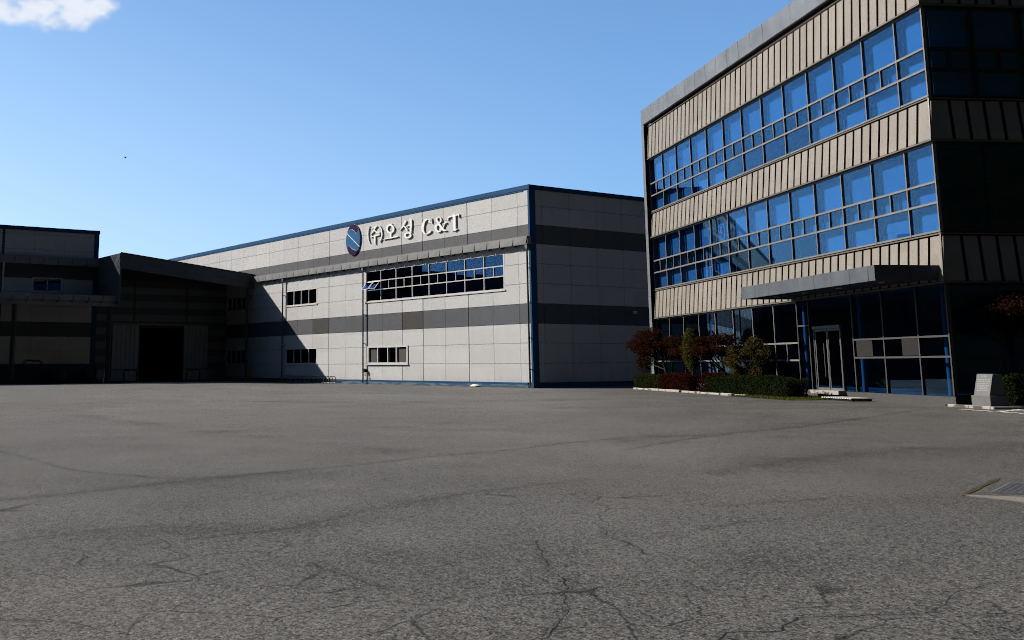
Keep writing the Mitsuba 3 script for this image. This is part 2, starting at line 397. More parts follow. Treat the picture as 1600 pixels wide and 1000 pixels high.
labels['added_hill'] = {'kind': 'structure', 'label': 'added unseen wooded hillside behind the yard, raised to block sky light'}
mat('m_added_woods', lambda p, n, uv: mix((0.008, 0.016, 0.007), (0.026, 0.034, 0.012), fbm(p.x * 0.5, p.y * 0.5, p.z * 0.5, 4)), 0.95, spec=0.05)
add('', 'added_hill', grid(np.arange(-300, 340.1, 4.0), np.arange(-320, 130, 4.0), added_hill_z), 'm_added_woods')

# ------------------------------------------------------------------ warehouse
ROWS = [0.32, 1.5, 2.735, 3.92, 5.155, 6.395, 7.63, 8.86, 10.06, 11.26, 12.29]
THICK = {6.32, 11.5, 14.11, 24.48, 27.05, 32.13}


def window(parent, plane, u0, u1, z0, z1, us, glass, M, frame_mat='m_white', zs=(), half=(), fw=0.08, depth=0.10, proud=0.05, pane_at=0.03, label=None, skip=(), screens=(), tilt=0.12, sill=True):
    """A framed window in a wall: plane 'x' looks to -x and runs along y, plane 'y' looks to -y and runs along x. us, zs: mullions and rails; half: z band with half mullions."""
    pr = (lambda a0, a1, t0, t1, b0, b1: box(t0, t1, a0, a1, b0, b1)) if plane[0] == 'x' else (lambda a0, a1, t0, t1, b0, b1: box(a0, a1, t0, t1, b0, b1))
    at = plane[1]
    w = f'{parent}__{name_part(parent, "window")}'
    if label: labels[w] = {'label': label}
    fr = [pr(u0 - fw / 2, u0 + fw, at - proud, at + depth, z0, z1), pr(u1 - fw, u1 + fw / 2, at - proud, at + depth, z0, z1),
          pr(u0 + fw, u1 - fw, at - proud, at + depth, z1 - fw, z1), pr(u0 + fw, u1 - fw, at - proud, at + depth, z0, z0 + fw)]
    if sill: fr.append(pr(u0 - 0.12, u1 + 0.12, at - proud - 0.05, at - 0.002, z0 - 0.07, z0 - 0.002))
    add(w, 'frame', fr, frame_mat, M)
    ed = [u0 + fw] + list(us) + [u1 - fw]; rl = [z0 + fw] + list(zs) + [z1 - fw]; mw = fw * 0.42
    bars = [pr(u - mw, u + mw, at - proud + 0.012, at + depth - 0.01, z0 + fw, z1 - fw) for u in us]
    for i in range(len(ed) - 1):
        for z in zs: bars.append(pr(ed[i] + (mw if i else 0), ed[i + 1] - (mw if i < len(us) else 0), at - proud + 0.016, at + depth - 0.014, z - mw, z + mw))
    if half:
        for i in range(len(ed) - 1):
            m = (ed[i] + ed[i + 1]) / 2; bars.append(pr(m - mw * 0.8, m + mw * 0.8, at - proud + 0.02, at + depth - 0.02, half[0] + mw, half[1] - mw))
    if zs and bars: add(w, 'mullion', bars, frame_mat, M)
    else:
        for q in bars: add(w, 'mullion', q, frame_mat, M)
    rng = np.random.default_rng(int(abs(u0) * 100 + z0 * 10) + 7)
    for i in range(len(ed) - 1):
        for j in range(len(rl) - 1):
            cuts = [ed[i], ed[i + 1]]
            if half and abs(rl[j] - half[0]) < 0.02: cuts = [ed[i], (ed[i] + ed[i + 1]) / 2, ed[i + 1]]
            for a, b in zip(cuts[:-1], cuts[1:]):
                if (i, j) in skip: continue
                t = rng.normal(0, tilt * 0.01, 3)
                q = pane(plane[0], at + pane_at, a, b, rl[j], rl[j + 1], t)
                add(w, 'screen' if (i, j) in screens else 'pane', q, 'm_screen' if (i, j) in screens else glass, M)
    return w


def name_part(parent, base):
    k = name(f'{parent}__{base}')
    return k[len(parent) + 2:]


def pane(axis, at, a, b, z0, z1, t=(0, 0, 0)):
    """One flat sheet of glass, very slightly out of true."""
    q = [(a, z0, at - t[0] * 0.5), (b, z0, at + t[0] * 0.5 + t[1] * 0.3), (b, z1, at + t[2] * 0.5 + t[1] * 0.3), (a, z1, at + (t[2] - t[0]) * 0.5)]
    v = [(w, u, z) for u, z, w in q] if axis == 'x' else [(u, w, z) for u, z, w in q]
    c = np.mean(v, axis=0); v = np.array(v)
    n = np.cross(v[1] - v[0], v[3] - v[0]); n /= np.linalg.norm(n)
    v[2] -= n * np.dot(v[2] - v[0], n)
    f = [[0, 1, 2], [0, 2, 3]]
    return trimesh.Trimesh(v, f, process=False)


def panels(parent, plane, u_edges, z_edges, mat_of, holes, M, thick=(), gap=0.022, wide=0.07, proud=0.035, base='panel'):
    """Cladding panels, each an entry; holes: (u0, u1, z0, z1) cut out."""
    hs = [sbox(h[0], h[2], h[1], h[3]) for h in holes]
    pr = prism_x if plane[0] == 'x' else prism_y
    at = plane[1]
    rng = np.random.default_rng(5)
    for i in range(len(u_edges) - 1):
        a, b = u_edges[i], u_edges[i + 1]
        ga = (wide if any(abs(a - t) < 0.05 for t in thick) else gap) / 2; gb = (wide if any(abs(b - t) < 0.05 for t in thick) else gap) / 2
        for j in range(len(z_edges) - 1):
            mk = mat_of(i, j)
            if mk is None: continue
            s = sbox(a + ga, z_edges[j] + gap / 2, b - gb, z_edges[j + 1] - gap / 2)
            for h in hs: s = s.difference(h)
            if s.area < 0.02: continue
            if s.geom_type == 'MultiPolygon': s = MultiPolygon([g for g in s.geoms if g.area > 0.01])
            add(parent, base, pr(s, at - proud - rng.uniform(0, 0.006), at), mk, M)


wh = thing('warehouse', 'long pale panelled warehouse with grey bands, blue edges and a tall sunlit side wall', 'warehouse')
WINS = {'upper': (26.47, 31.68, 6.38, 7.68), 'lower': (26.43, 31.66, 1.53, 2.81), 'slide': (13.42, 18.67, 1.49, 2.81), 'big': (2.53, 19.0, 6.12, 8.47), 'shade_up': (39.4, 43.4, 6.4, 7.66), 'shade_low': (39.35, 43.4, 1.53, 2.83)}
hole_list = list(WINS.values())
wall = sbox(0.1, 0, 58, 12.3)
for u0, u1, z0, z1 in hole_list: wall = wall.difference(sbox(u0 + 0.01, z0 + 0.01, u1 - 0.01, z1 - 0.01))
add(wh, 'wall', prism_x(wall, 0.0, 0.2), 'm_joint', MW)
add(wh, 'wall', [box(0.2, 24, 0.0, 0.2, 0, 12.3), box(23.8, 24, 0.2, 58, 0, 12.3), box(0.2, 23.8, 57.8, 58, 0, 12.3)], 'm_joint', MW)
add(wh, 'partition', [box(3.2, 3.3, 0.2, 57.8, 0, 12.2), box(0.2, 3.2, 0.2, 57.8, 4.9, 5.0)], 'm_inner_dark', MW)
add(wh, 'roof', box(0.2, 23.8, 0.2, 57.8, 12.2, 12.4), 'm_roof', MW)
ue = [0.06] + [1.1 + 2.601 * k for k in range(22)]
ue = [u for u in ue if u < 57] + [57.9]


def wh_mat(i, j):
    u = (ue[i] + ue[i + 1]) / 2
    if j == 3: return 'm_panel_brown' if (24.4 < u < 27.1 or 11.5 < u < 14.2) else 'm_panel_dark'
    if j == 7: return 'm_panel_band'
    if u > 45 and j < 7: return None
    return 'm_panel'


panels(wh, ('x', 0.0), ue, ROWS, wh_mat, hole_list, MW, THICK)
se = [0.45, 0.98] + [3.32 + 2.36 * k for k in range(9)] + [23.9]
panels(wh, ('y', 0.0), se, ROWS, lambda i, j: 'm_panel_dark' if j == 3 else 'm_panel_band' if j == 7 else 'm_panel', [], MW)
add(wh, 'roof_trim', [box(-0.10, 0.12, -0.12, 58, 12.29, 12.57), box(0.12, 24.0, -0.10, 0.12, 12.29, 12.565), box(-0.075, -0.002, 0.5, 58, 12.20, 12.288)], 'm_blue_trim', MW)
add(wh, 'corner_trim', [box(-0.06, 0.44, -0.075, -0.002, 0, 12.288), box(-0.06, -0.004, 0.0, 0.08, 0, 12.286)], 'm_blue_trim', MW)
add(wh, 'plinth', [box(-0.07, -0.002, 0.45, 22.4, 0.22, 0.33), box(0.45, 24, -0.06, -0.002, 0.0, 0.31)], 'm_blue_trim', MW)
add(wh, 'plinth', box(-0.05, -0.002, 0.45, 26, -0.2, 0.218), 'm_blue_base', MW, label='faded pale blue foot of the sunlit wall')
# gutter fascia in short overlapping sheets, a dark slot at each lap
add(wh, 'gutter', [box(-0.30, 0.0, -0.08, 37.5, 8.86, 9.20), box(-0.335, -0.02, -0.08, 37.6, 9.235, 9.31), box(-0.315, 0.0, -0.10, -0.08, 8.8, 9.30)], 'm_gutter', MW)
rng = np.random.default_rng(3)
gy = -0.1
while gy < 37.3:
    w = 1.30; t = rng.uniform(0.0, 0.012)
    add(wh, 'gutter_sheet', hull([(-0.345 - t, gy + 0.02, 9.232), (-0.36 - t, gy + w - 0.02, 9.232), (-0.345 - t, gy + 0.13, 8.80), (-0.372 - t, gy + w - 0.02, 8.79), (-0.305, gy + 0.02, 9.232), (-0.305, gy + w - 0.02, 9.232), (-0.305, gy + 0.13, 8.80), (-0.305, gy + w - 0.02, 8.80)]), 'm_gutter', MW)
    add(wh, 'gutter_bracket', box(-0.33, -0.02, gy + 0.02, gy + 0.07, 8.70, 8.80), 'm_joint', MW)
    gy += w
add(wh, 'gutter_back', box(-0.304, -0.301, -0.08, 37.4, 8.82, 9.2), 'm_black_gap', MW)
for y in (0.05, 19.1, 32.0):
    d = f'{wh}__{name_part(wh, "downpipe")}'
    add(d, 'pipe', tube([(-0.235, y, 8.85), (-0.235, y, 4), (-0.235, y, 0.35), (-0.30, y - 0.02, 0.12)], 0.06, 10), 'm_pipe', MW, 40)
    add(d, 'hopper', hull([(-0.33, y - 0.14, 8.85), (-0.33, y + 0.14, 8.85), (-0.13, y - 0.14, 8.85), (-0.13, y + 0.14, 8.85), (-0.30, y - 0.08, 8.52), (-0.30, y + 0.08, 8.52), (-0.17, y - 0.08, 8.52), (-0.17, y + 0.08, 8.52)]), 'm_gutter', MW)
    for z in (1.1, 3.0, 5.2, 7.3): add(d, 'bracket', box(-0.31, 0.0, y - 0.025, y + 0.025, z, z + 0.05), 'm_pipe', MW)
X0 = ('x', 0.0)
window(wh, X0, *WINS['upper'], [27.8, 29.1, 30.35], 'g_warehouse', MW, label='row of four dark panes in a white frame, high on the wall')
window(wh, X0, *WINS['lower'], [27.8, 29.1, 30.35], 'g_warehouse', MW, label='row of four dark panes in a white frame, half in shadow near the ground')
window(wh, X0, *WINS['slide'], [14.85, 15.97, 17.33], 'g_warehouse', MW, fw=0.12, screens=((0, 0), (3, 0)), proud=0.09, label='white sliding window with grey screens at both ends')
window(wh, X0, *WINS['shade_up'], [40.4, 41.4, 42.4], 'g_warehouse', MW)
window(wh, X0, *WINS['shade_low'], [40.35, 41.35, 42.35], 'g_warehouse', MW)
big = window(wh, X0, *WINS['big'], [4.61, 6.66, 8.72, 10.77, 12.83, 14.89, 16.94], 'g_warehouse', MW, zs=(7.0, 7.66), half=(7.0, 7.66), skip=((7, 1),), label='long three row window with two small panes swung open at its left end', tilt=0.35)
for k in (0, 1):
    a = 17.02 + k * 0.97; b = a + 0.90; z1, z0, ox = 7.62, 7.08, -0.52
    c = np.array([[(0.0 - 0.06), z1], [ox, z0 - 0.02]])
    fr = []
    for (u0, u1, s0, s1) in ((a, a + 0.05, 0, 1), (b - 0.05, b, 0, 1), (a + 0.05, b - 0.05, 0, 0.07), (a + 0.05, b - 0.05, 0.93, 1)):
        p0, p1 = c[0] + (c[1] - c[0]) * s0, c[0] + (c[1] - c[0]) * s1
        fr.append(hull([(p[0] + dx, u, p[1] + dx * 0.8) for p in (p0, p1) for u in (u0, u1) for dx in (0.0, 0.035)]))
    add(big, 'sash', fr, 'm_white', MW)
    v = np.array([(c[0][0] + 0.015, a + 0.05, z1), (c[0][0] + 0.015, b - 0.05, z1), (ox + 0.015, b - 0.05, z0), (ox + 0.015, a + 0.05, z0)])
    add(big, 'open_pane', trimesh.Trimesh(v, [[0, 1, 2], [0, 2, 3]], process=False), 'g_warehouse', MW)
lamp = add('', 'wall_lamp', [cbox(8.72, 8.98, -0.22, -0.03, 4.66, 4.86, 0.02), box(8.8, 8.9, -0.03, 0, 4.7, 4.82)], 'm_white', MW)
labels[lamp] = {'label': 'small pale lamp on the shaded end wall of the warehouse', 'category': 'lamp'}

# ------------------------------------------------------------------ sign on the warehouse wall
SIGN = {"left_bracket":[[[[18.31,11.88],[18.54,11.65],[18.64,11.28],[18.53,10.83],[18.25,10.51],[18.23,10.52],[18.43,10.84],[18.51,11.27],[18.44,11.62],[18.29,11.87],[18.29,11.88]]]],"syllable_ju":[[[[17.59,11.1],[17.63,11.1],[17.69,11.08],[18.18,11.06],[18.21,11.04],[18.2,11.02],[18.17,11.01],[17.72,11.01],[17.7,11.0],[17.69,10.7],[17.58,10.42],[17.54,10.4],[17.51,10.4],[17.49,10.42],[17.48,10.68],[17.49,11.01],[16.97,11.05],[16.92,11.07],[16.92,11.11],[16.97,11.15],[17.04,11.15],[17.53,11.08]]],[[[18.11,11.7],[18.15,11.68],[18.13,11.66],[18.1,11.65],[17.7,11.66],[17.68,11.65],[17.83,11.49],[18.19,11.2],[18.18,11.18],[18.15,11.18],[17.67,11.45],[17.41,11.3],[17.03,11.18],[16.95,11.19],[16.93,11.21],[16.93,11.25],[16.99,11.29],[17.35,11.37],[17.61,11.5],[17.45,11.66],[17.44,11.69],[17.32,11.71],[17.27,11.73],[17.27,11.77],[17.32,11.8],[17.39,11.81],[17.76,11.73]]]],"right_bracket":[[[[16.93,11.78],[16.93,11.77],[16.73,11.47],[16.67,11.08],[16.76,10.77],[16.91,10.52],[16.9,10.5],[16.65,10.73],[16.53,11.07],[16.62,11.48],[16.9,11.77]]]],"syllable_o":[[[[15.43,11.72],[15.59,11.74],[15.7,11.73],[15.79,11.71],[15.88,11.68],[15.95,11.63],[16.0,11.58],[16.04,11.52],[16.05,11.45],[16.04,11.38],[16.01,11.31],[15.96,11.25],[15.88,11.18],[15.8,11.13],[15.7,11.09],[15.55,11.04],[15.52,10.79],[15.49,10.73],[16.45,10.7],[16.47,10.69],[16.45,10.67],[15.45,10.65],[14.78,10.67],[14.45,10.68],[14.42,10.69],[14.42,10.71],[14.45,10.73],[14.81,10.78],[15.31,10.74],[15.33,10.75],[15.33,11.03],[15.18,11.05],[15.09,11.08],[15.02,11.13],[14.97,11.18],[14.94,11.24],[14.93,11.31],[14.94,11.38],[14.97,11.45],[15.02,11.51],[15.09,11.57],[15.17,11.63],[15.31,11.69],[15.25,11.73],[15.26,11.75],[15.29,11.75]],[[15.18,11.24],[15.25,11.17],[15.3,11.15],[15.39,11.13],[15.54,11.15],[15.66,11.2],[15.71,11.24],[15.78,11.32],[15.8,11.42],[15.8,11.46],[15.76,11.54],[15.67,11.59],[15.56,11.61],[15.49,11.6],[15.37,11.57],[15.31,11.53],[15.22,11.46],[15.19,11.41],[15.17,11.32]]]],"syllable_seong":[[[[12.92,11.43],[13.41,11.37],[13.42,11.35],[13.41,11.33],[13.37,11.31],[12.93,11.34],[12.92,11.34],[12.89,10.87],[12.88,10.85],[12.84,10.82],[12.79,10.82],[12.76,10.82],[12.74,10.85],[12.66,11.32],[12.67,11.72],[12.68,11.75],[12.71,11.78],[12.75,11.8],[12.93,11.86],[12.96,11.87],[12.99,11.86],[13.01,11.84],[13.01,11.83],[12.92,11.73]]],[[[12.9,10.82],[13.06,10.87],[13.25,10.89],[13.34,10.89],[13.5,10.86],[13.56,10.83],[13.61,10.8],[13.65,10.76],[13.67,10.72],[13.66,10.67],[13.64,10.63],[13.61,10.58],[13.56,10.54],[13.49,10.51],[13.41,10.48],[13.23,10.44],[13.05,10.44],[12.89,10.47],[12.83,10.5],[12.78,10.53],[12.74,10.57],[12.73,10.61],[12.73,10.65],[12.75,10.7],[12.78,10.74],[12.83,10.78]],[[12.98,10.58],[13.02,10.56],[13.11,10.55],[13.2,10.55],[13.3,10.57],[13.38,10.61],[13.43,10.65],[13.44,10.68],[13.43,10.73],[13.39,10.77],[13.35,10.78],[13.26,10.8],[13.16,10.8],[13.07,10.78],[12.99,10.74],[12.94,10.69],[12.93,10.64],[12.94,10.62]]],[[[13.57,11.78],[13.85,11.45],[14.23,11.14],[14.22,11.12],[14.19,11.12],[13.71,11.36],[13.57,11.26],[13.4,11.08],[13.37,11.06],[13.3,11.05],[13.24,11.08],[13.24,11.12],[13.44,11.31],[13.65,11.41],[13.38,11.68],[13.37,11.71],[13.38,11.74],[13.41,11.76],[13.44,11.78],[13.49,11.79],[13.53,11.79]]]],"letter_c":[[[[10.53,10.74],[10.6,10.66],[10.67,10.61],[10.75,10.58],[10.83,10.56],[10.91,10.57],[10.99,10.59],[11.05,10.63],[11.1,10.69],[11.14,10.76],[11.17,10.84],[11.18,10.93],[11.16,11.12],[11.09,11.3],[11.03,11.37],[10.97,11.44],[10.89,11.49],[10.82,11.52],[10.74,11.53],[10.66,11.53],[10.58,11.5],[10.51,11.46],[10.52,11.44],[10.56,11.45],[10.62,11.45],[10.64,11.41],[10.62,11.38],[10.26,11.23],[10.23,11.2],[10.2,11.2],[10.19,11.21],[10.24,11.56],[10.25,11.57],[10.27,11.58],[10.29,11.58],[10.3,11.56],[10.27,11.31],[10.29,11.31],[10.42,11.38],[10.42,11.4],[10.36,11.4],[10.38,11.43],[10.47,11.5],[10.58,11.55],[10.7,11.58],[10.82,11.6],[10.95,11.59],[11.07,11.56],[11.18,11.51],[11.28,11.44],[11.37,11.36],[11.43,11.27],[11.47,11.16],[11.49,11.05],[11.48,10.94],[11.44,10.84],[11.39,10.74],[11.31,10.66],[11.21,10.59],[11.1,10.54],[10.98,10.5],[10.86,10.49],[10.73,10.5],[10.61,10.53],[10.54,10.56],[10.48,10.54],[10.45,10.55],[10.27,10.69],[10.27,10.7],[10.3,10.71],[10.34,10.69]]]],"letter_ampersand":[[[[9.11,11.46],[9.15,11.5],[9.26,11.56],[9.32,11.59],[9.39,11.6],[9.45,11.6],[9.58,11.58],[9.63,11.56],[9.71,11.49],[9.73,11.44],[9.73,11.4],[9.71,11.3],[9.64,11.22],[9.57,11.18],[9.51,11.1],[9.52,11.09],[9.61,11.09],[9.69,11.07],[9.76,11.04],[9.81,11.01],[9.85,10.96],[9.88,10.91],[9.89,10.85],[9.88,10.79],[9.86,10.74],[9.82,10.68],[9.76,10.63],[9.7,10.58],[9.62,10.55],[9.54,10.52],[9.45,10.5],[9.37,10.5],[9.29,10.5],[9.21,10.52],[9.15,10.55],[9.03,10.64],[8.91,10.54],[8.87,10.53],[8.83,10.52],[8.53,10.51],[8.49,10.52],[8.49,10.53],[8.51,10.55],[8.76,10.63],[8.87,10.74],[8.65,11.04],[8.48,11.05],[8.46,11.06],[8.45,11.08],[8.48,11.09],[8.51,11.1],[8.96,11.06],[8.97,11.04],[8.94,11.02],[8.75,11.03],[8.74,11.02],[8.92,10.8],[8.94,10.8],[9.13,10.96],[9.28,11.12],[9.15,11.17],[9.08,11.23],[9.05,11.32],[9.06,11.37]],[[9.31,10.88],[9.19,10.78],[9.2,10.69],[9.24,10.64],[9.28,10.62],[9.35,10.6],[9.4,10.6],[9.49,10.64],[9.53,10.66],[9.59,10.72],[9.63,10.8],[9.64,10.88],[9.62,10.91],[9.61,10.94],[9.55,10.99],[9.51,11.0],[9.43,11.0]],[[9.25,11.27],[9.3,11.22],[9.36,11.21],[9.49,11.33],[9.55,11.36],[9.55,11.42],[9.53,11.48],[9.48,11.52],[9.42,11.54],[9.39,11.54],[9.32,11.52],[9.29,11.5],[9.25,11.45],[9.23,11.35]]]],"letter_t":[[[[8.37,11.46],[8.39,11.44],[8.36,11.4],[8.36,11.2],[8.34,11.19],[8.33,11.19],[8.24,11.39],[7.79,11.41],[7.78,11.41],[7.73,10.52],[7.74,10.51],[7.95,10.5],[7.98,10.49],[7.97,10.47],[7.94,10.46],[7.73,10.46],[7.69,10.42],[7.64,10.4],[7.59,10.39],[7.53,10.39],[7.48,10.4],[7.45,10.43],[7.43,10.47],[7.27,10.48],[7.25,10.5],[7.26,10.52],[7.28,10.53],[7.42,10.52],[7.44,10.53],[7.46,11.42],[7.15,11.44],[7.07,11.24],[7.06,11.24],[7.05,11.24],[7.06,11.45],[7.04,11.47],[7.04,11.5],[7.07,11.52],[7.12,11.54],[7.17,11.53],[7.46,11.51],[7.51,11.56],[7.56,11.59],[7.62,11.6],[7.68,11.6],[7.73,11.59],[7.77,11.56],[7.79,11.5],[8.34,11.47]]]],"emblem_back":[[[[19.67,10.94],[19.66,11.17],[19.7,11.41],[19.77,11.63],[19.88,11.83],[20.01,12.0],[20.18,12.13],[20.37,12.23],[20.57,12.28],[20.77,12.28],[20.98,12.24],[21.17,12.15],[21.34,12.02],[21.48,11.85],[21.6,11.65],[21.68,11.43],[21.72,11.19],[21.73,10.95],[21.69,10.71],[21.62,10.49],[21.5,10.29],[21.36,10.12],[21.19,9.99],[21.0,9.89],[20.8,9.85],[20.6,9.85],[20.4,9.9],[20.21,9.99],[20.04,10.12],[19.9,10.29],[19.79,10.49],[19.71,10.7]]]],"emblem_purple":[[[[20.03,12.0],[20.19,12.13],[20.37,12.22],[20.57,12.27],[20.77,12.28],[20.97,12.24],[21.16,12.15],[21.33,12.02],[21.47,11.85],[21.52,11.77],[21.47,11.8],[21.44,11.87],[20.97,11.93],[20.56,11.8],[20.29,11.57],[20.28,11.56],[19.87,11.8]]],[[[21.49,10.29],[21.35,10.12],[21.18,9.99],[21.0,9.9],[20.8,9.85],[20.6,9.85],[20.41,9.9],[20.22,9.99],[20.05,10.13],[19.91,10.29],[19.97,10.23],[20.32,10.17],[20.97,10.41],[21.25,10.67],[21.53,10.35]]]],"emblem_blue":[[[[19.78,11.63],[19.85,11.76],[20.24,11.53],[20.3,11.53],[20.33,11.54],[20.34,11.57],[20.6,11.78],[20.97,11.9],[21.39,11.84],[21.41,11.79],[21.47,11.74],[21.5,11.74],[21.54,11.74],[21.58,11.66],[19.79,10.5],[19.72,10.71],[19.68,10.94],[19.67,11.17],[19.71,11.41]]],[[[21.67,11.43],[21.71,11.19],[21.72,10.95],[21.68,10.71],[21.6,10.49],[21.55,10.4],[21.31,10.69],[21.25,10.7],[21.2,10.68],[20.93,10.43],[20.32,10.2],[20.01,10.26],[19.95,10.32],[19.93,10.33],[19.89,10.32],[19.82,10.44],[21.61,11.59]]]]}


def sign_mesh(polys, x0, x1):
    out = []
    for rings in polys:
        p = Polygon(rings[0], rings[1:]).buffer(0)
        out.append(prism_x(p, x0, x1))
    return join(out)


sg = thing('company_sign', 'white raised letters of the company name along the top of the sunlit wall', 'sign')
for k in ('left_bracket', 'syllable_ju', 'right_bracket', 'syllable_o', 'syllable_seong', 'letter_c', 'letter_ampersand', 'letter_t'):
    add(sg, k, sign_mesh(SIGN[k], -0.14, -0.06), 'm_white_sign', MW)
emb = thing('round_emblem', 'round blue and purple emblem with white slanting lines left of the letters', 'emblem')
add(emb, 'disc', sign_mesh(SIGN['emblem_back'], -0.13, -0.115), 'm_white_sign', MW)
add(emb, 'purple_arc', sign_mesh(SIGN['emblem_purple'], -0.15, -0.131), 'm_sign_purple', MW)
add(emb, 'blue_field', sign_mesh(SIGN['emblem_blue'], -0.148, -0.132), 'm_sign_blue', MW)
add(emb, 'rim', sign_mesh([[r[0]] for r in SIGN['emblem_back']], -0.114, -0.05), 'm_dark', MW)

# ------------------------------------------------------------------ link building and its sloping loading shelter
YB = 43.6
lk = thing('link_building', 'low shaded link building with striped cladding and an open sliding doorway', 'building')
w = Polygon([(-12.6, 0), (0, 0), (0, 9.3), (-12.6, 10.7)]).difference(sbox(-8.55, -1, -4.35, 4.78))
add(lk, 'wall', prism_y(w, YB, YB + 0.2), 'm_joint', MW)
add(lk, 'interior', [box(-12.6, 0, YB + 12, YB + 12.2, 0, 9), box(-9.6, -9.5, YB + 0.2, YB + 12, 0, 9), box(-3.4, -3.3, YB + 0.2, YB + 12, 0, 9), box(-9.5, -3.4, YB + 0.2, YB + 12, 5.2, 5.3)], 'm_dark', MW)
zs = [0.05] + [1.1 + 0.61 * k for k in range(14)]
k = 0
panels(lk, ('y', YB), [-12.55, -9.1, -4.05, -0.03], zs, lambda i, j: ('m_link_light' if j % 2 == 0 else 'm_panel_dark') if not (zs[j] < 4.4 and i == 1 and False) else None, [(-8.9, -4.05, -1, 5.16), (-11.1, -1.95, -1, 5.10)], MW, thick=(-9.1, -4.05), wide=0.16, gap=0.01, base='cladding_band')
for x0, x1 in ((-11.08, -8.62), (-4.32, -1.9)):
    d = f'{lk}__{name_part(lk, "sliding_door")}'
    n = 6
    for q in range(n):
        a = x0 + (x1 - x0) * q / n; b = x0 + (x1 - x0) * (q + 1) / n
        add(d, 'board', box(a + 0.015, b - 0.015, YB - 0.16 - 0.01 * (q % 2), YB - 0.09, 0.12, 5.02), 'm_door_panel', MW)
    add(d, 'door_frame', [box(x0, x1, YB - 0.088, YB - 0.05, 0.1, 5.04), box(x0, x1, YB - 0.185, YB - 0.172, 1.1, 1.16)], 'm_alu_dark', MW)
add(lk, 'door_rail', box(-11.3, -1.7, YB - 0.22, YB - 0.04, 5.05, 5.17), 'm_gutter', MW)
for x0, x1 in ((-8.60, -8.5), (-4.4, -4.31)): add(lk, 'door_post', box(x0, x1, YB - 0.2, YB, 0, 5.04), 'm_alu_dark', MW)

sh = thing('loading_shelter', 'dark lean-to shelter with a sloping fascia in front of the open doorway', 'shelter')
top = lambda x: 9.51 + (10.89 - 9.51) * (-x / 12.6)
add(sh, 'roof', prism_y([(-12.6, top(-12.6) - 0.12), (-0.05, top(0) - 0.12), (-0.05, top(0) - 0.3), (-12.6, top(-12.6) - 0.3)], 37.95, YB), 'm_shelter', MW)
add(sh, 'fascia', prism_y([(-12.6, 10.89), (-0.02, 9.51), (-0.02, 8.24), (-12.6, 9.57)], 37.8, 37.95), 'm_shelter', MW)
add(sh, 'fascia_lip', [prism_y([(-12.62, top(-12.6) - 0.62), (-0.02, top(0) - 0.62), (-0.02, top(0) - 0.70), (-12.62, top(-12.6) - 0.70)], 37.765, 37.798), prism_y([(-12.62, 10.93), (-0.02, 9.55), (-0.02, 9.45), (-12.62, 10.83)], 37.74, 37.799), prism_y([(-12.6, 9.65), (-0.02, 8.32), (-0.02, 8.22), (-12.6, 9.55)], 37.75, 37.799)], 'm_shelter', MW)
n = 26
for q in range(n):
    a = 37.82 + (YB - 37.9) * q / n; b = 37.82 + (YB - 37.9) * (q + 1) / n
    add(sh, 'side_sheet', hull([(-12.6, a, z) for z in (6.72, 10.85)] + [(-12.66, a + 0.05, z) for z in (6.72, 10.85)] + [(-12.66, b - 0.09, z) for z in (6.72, 10.85)] + [(-12.6, b - 0.03, z) for z in (6.72, 10.85)]), 'm_shelter', MW)
add(sh, 'side_rail', [box(-12.6, -12.5, 37.8, YB, 6.62, 6.74), box(-12.6, -12.5, 37.81, 37.93, 6.72, 9.6)], 'm_shelter', MW)
for x, y in ((-0.72, 37.95), (-0.35, 38.5)):
    p = f'{sh}__{name_part(sh, "post")}'
    add(p, 'shaft', tube([(x, y, 8.6), (x, y, 4), (x, y, 0.0)], 0.065, 10), 'm_pipe', MW, 40)
    add(p, 'foot', cbox(x - 0.16, x + 0.16, y - 0.16, y + 0.16, -0.05, 0.1), 'm_concrete', MW)

# ------------------------------------------------------------------ left building
lb = thing('left_building', 'tall shaded panelled building with two grey awnings at the left edge', 'building')
LX0 = -22.6
lw = sbox(LX0, 0, -12.6, 13.0).difference(sbox(-18.22, 7.76, -15.75, 8.97))
add(lb, 'wall', prism_y(lw, YB, YB + 0.2), 'm_joint', MW)
add(lb, 'wall', [box(-12.8, -12.6, YB + 0.2, 60, 0, 13.0), box(LX0, LX0 + 0.2, YB + 0.2, 60, 0, 13.0), box(LX0, -12.8, YB + 5.0, YB + 5.1, 1.5, 12.9)], 'm_joint', MW)
add(lb, 'roof', box(LX0, -12.6, YB, 60, 12.95, 13.1), 'm_roof', MW)
add(lb, 'low_wing', [box(-44, LX0 - 0.01, YB + 0.1, 60, 0, 11.15)], 'm_panel', MW)
add(lb, 'roof_trim', [box(LX0, -12.55, YB - 0.12, YB + 0.12, 13.0, 13.31), box(-12.72, -12.54, YB + 0.12, 60, 13.0, 13.305)], 'm_blue_trim', MW)
add(lb, 'corner_trim', box(-12.98, -12.585, YB - 0.08, YB - 0.002, 1.5, 12.998), 'm_blue_trim', MW)
lze = [1.62, 2.75, 3.95, 5.17, 6.5, 7.68, 8.9, 10.1, 11.35, 12.66, 13.0]
lxe = [LX0] + [-20.85] + [-18.2, -15.6, -12.99]


def lb_mat(i, j):
    return 'm_panel_dark' if j in (3, 6) else 'm_panel'


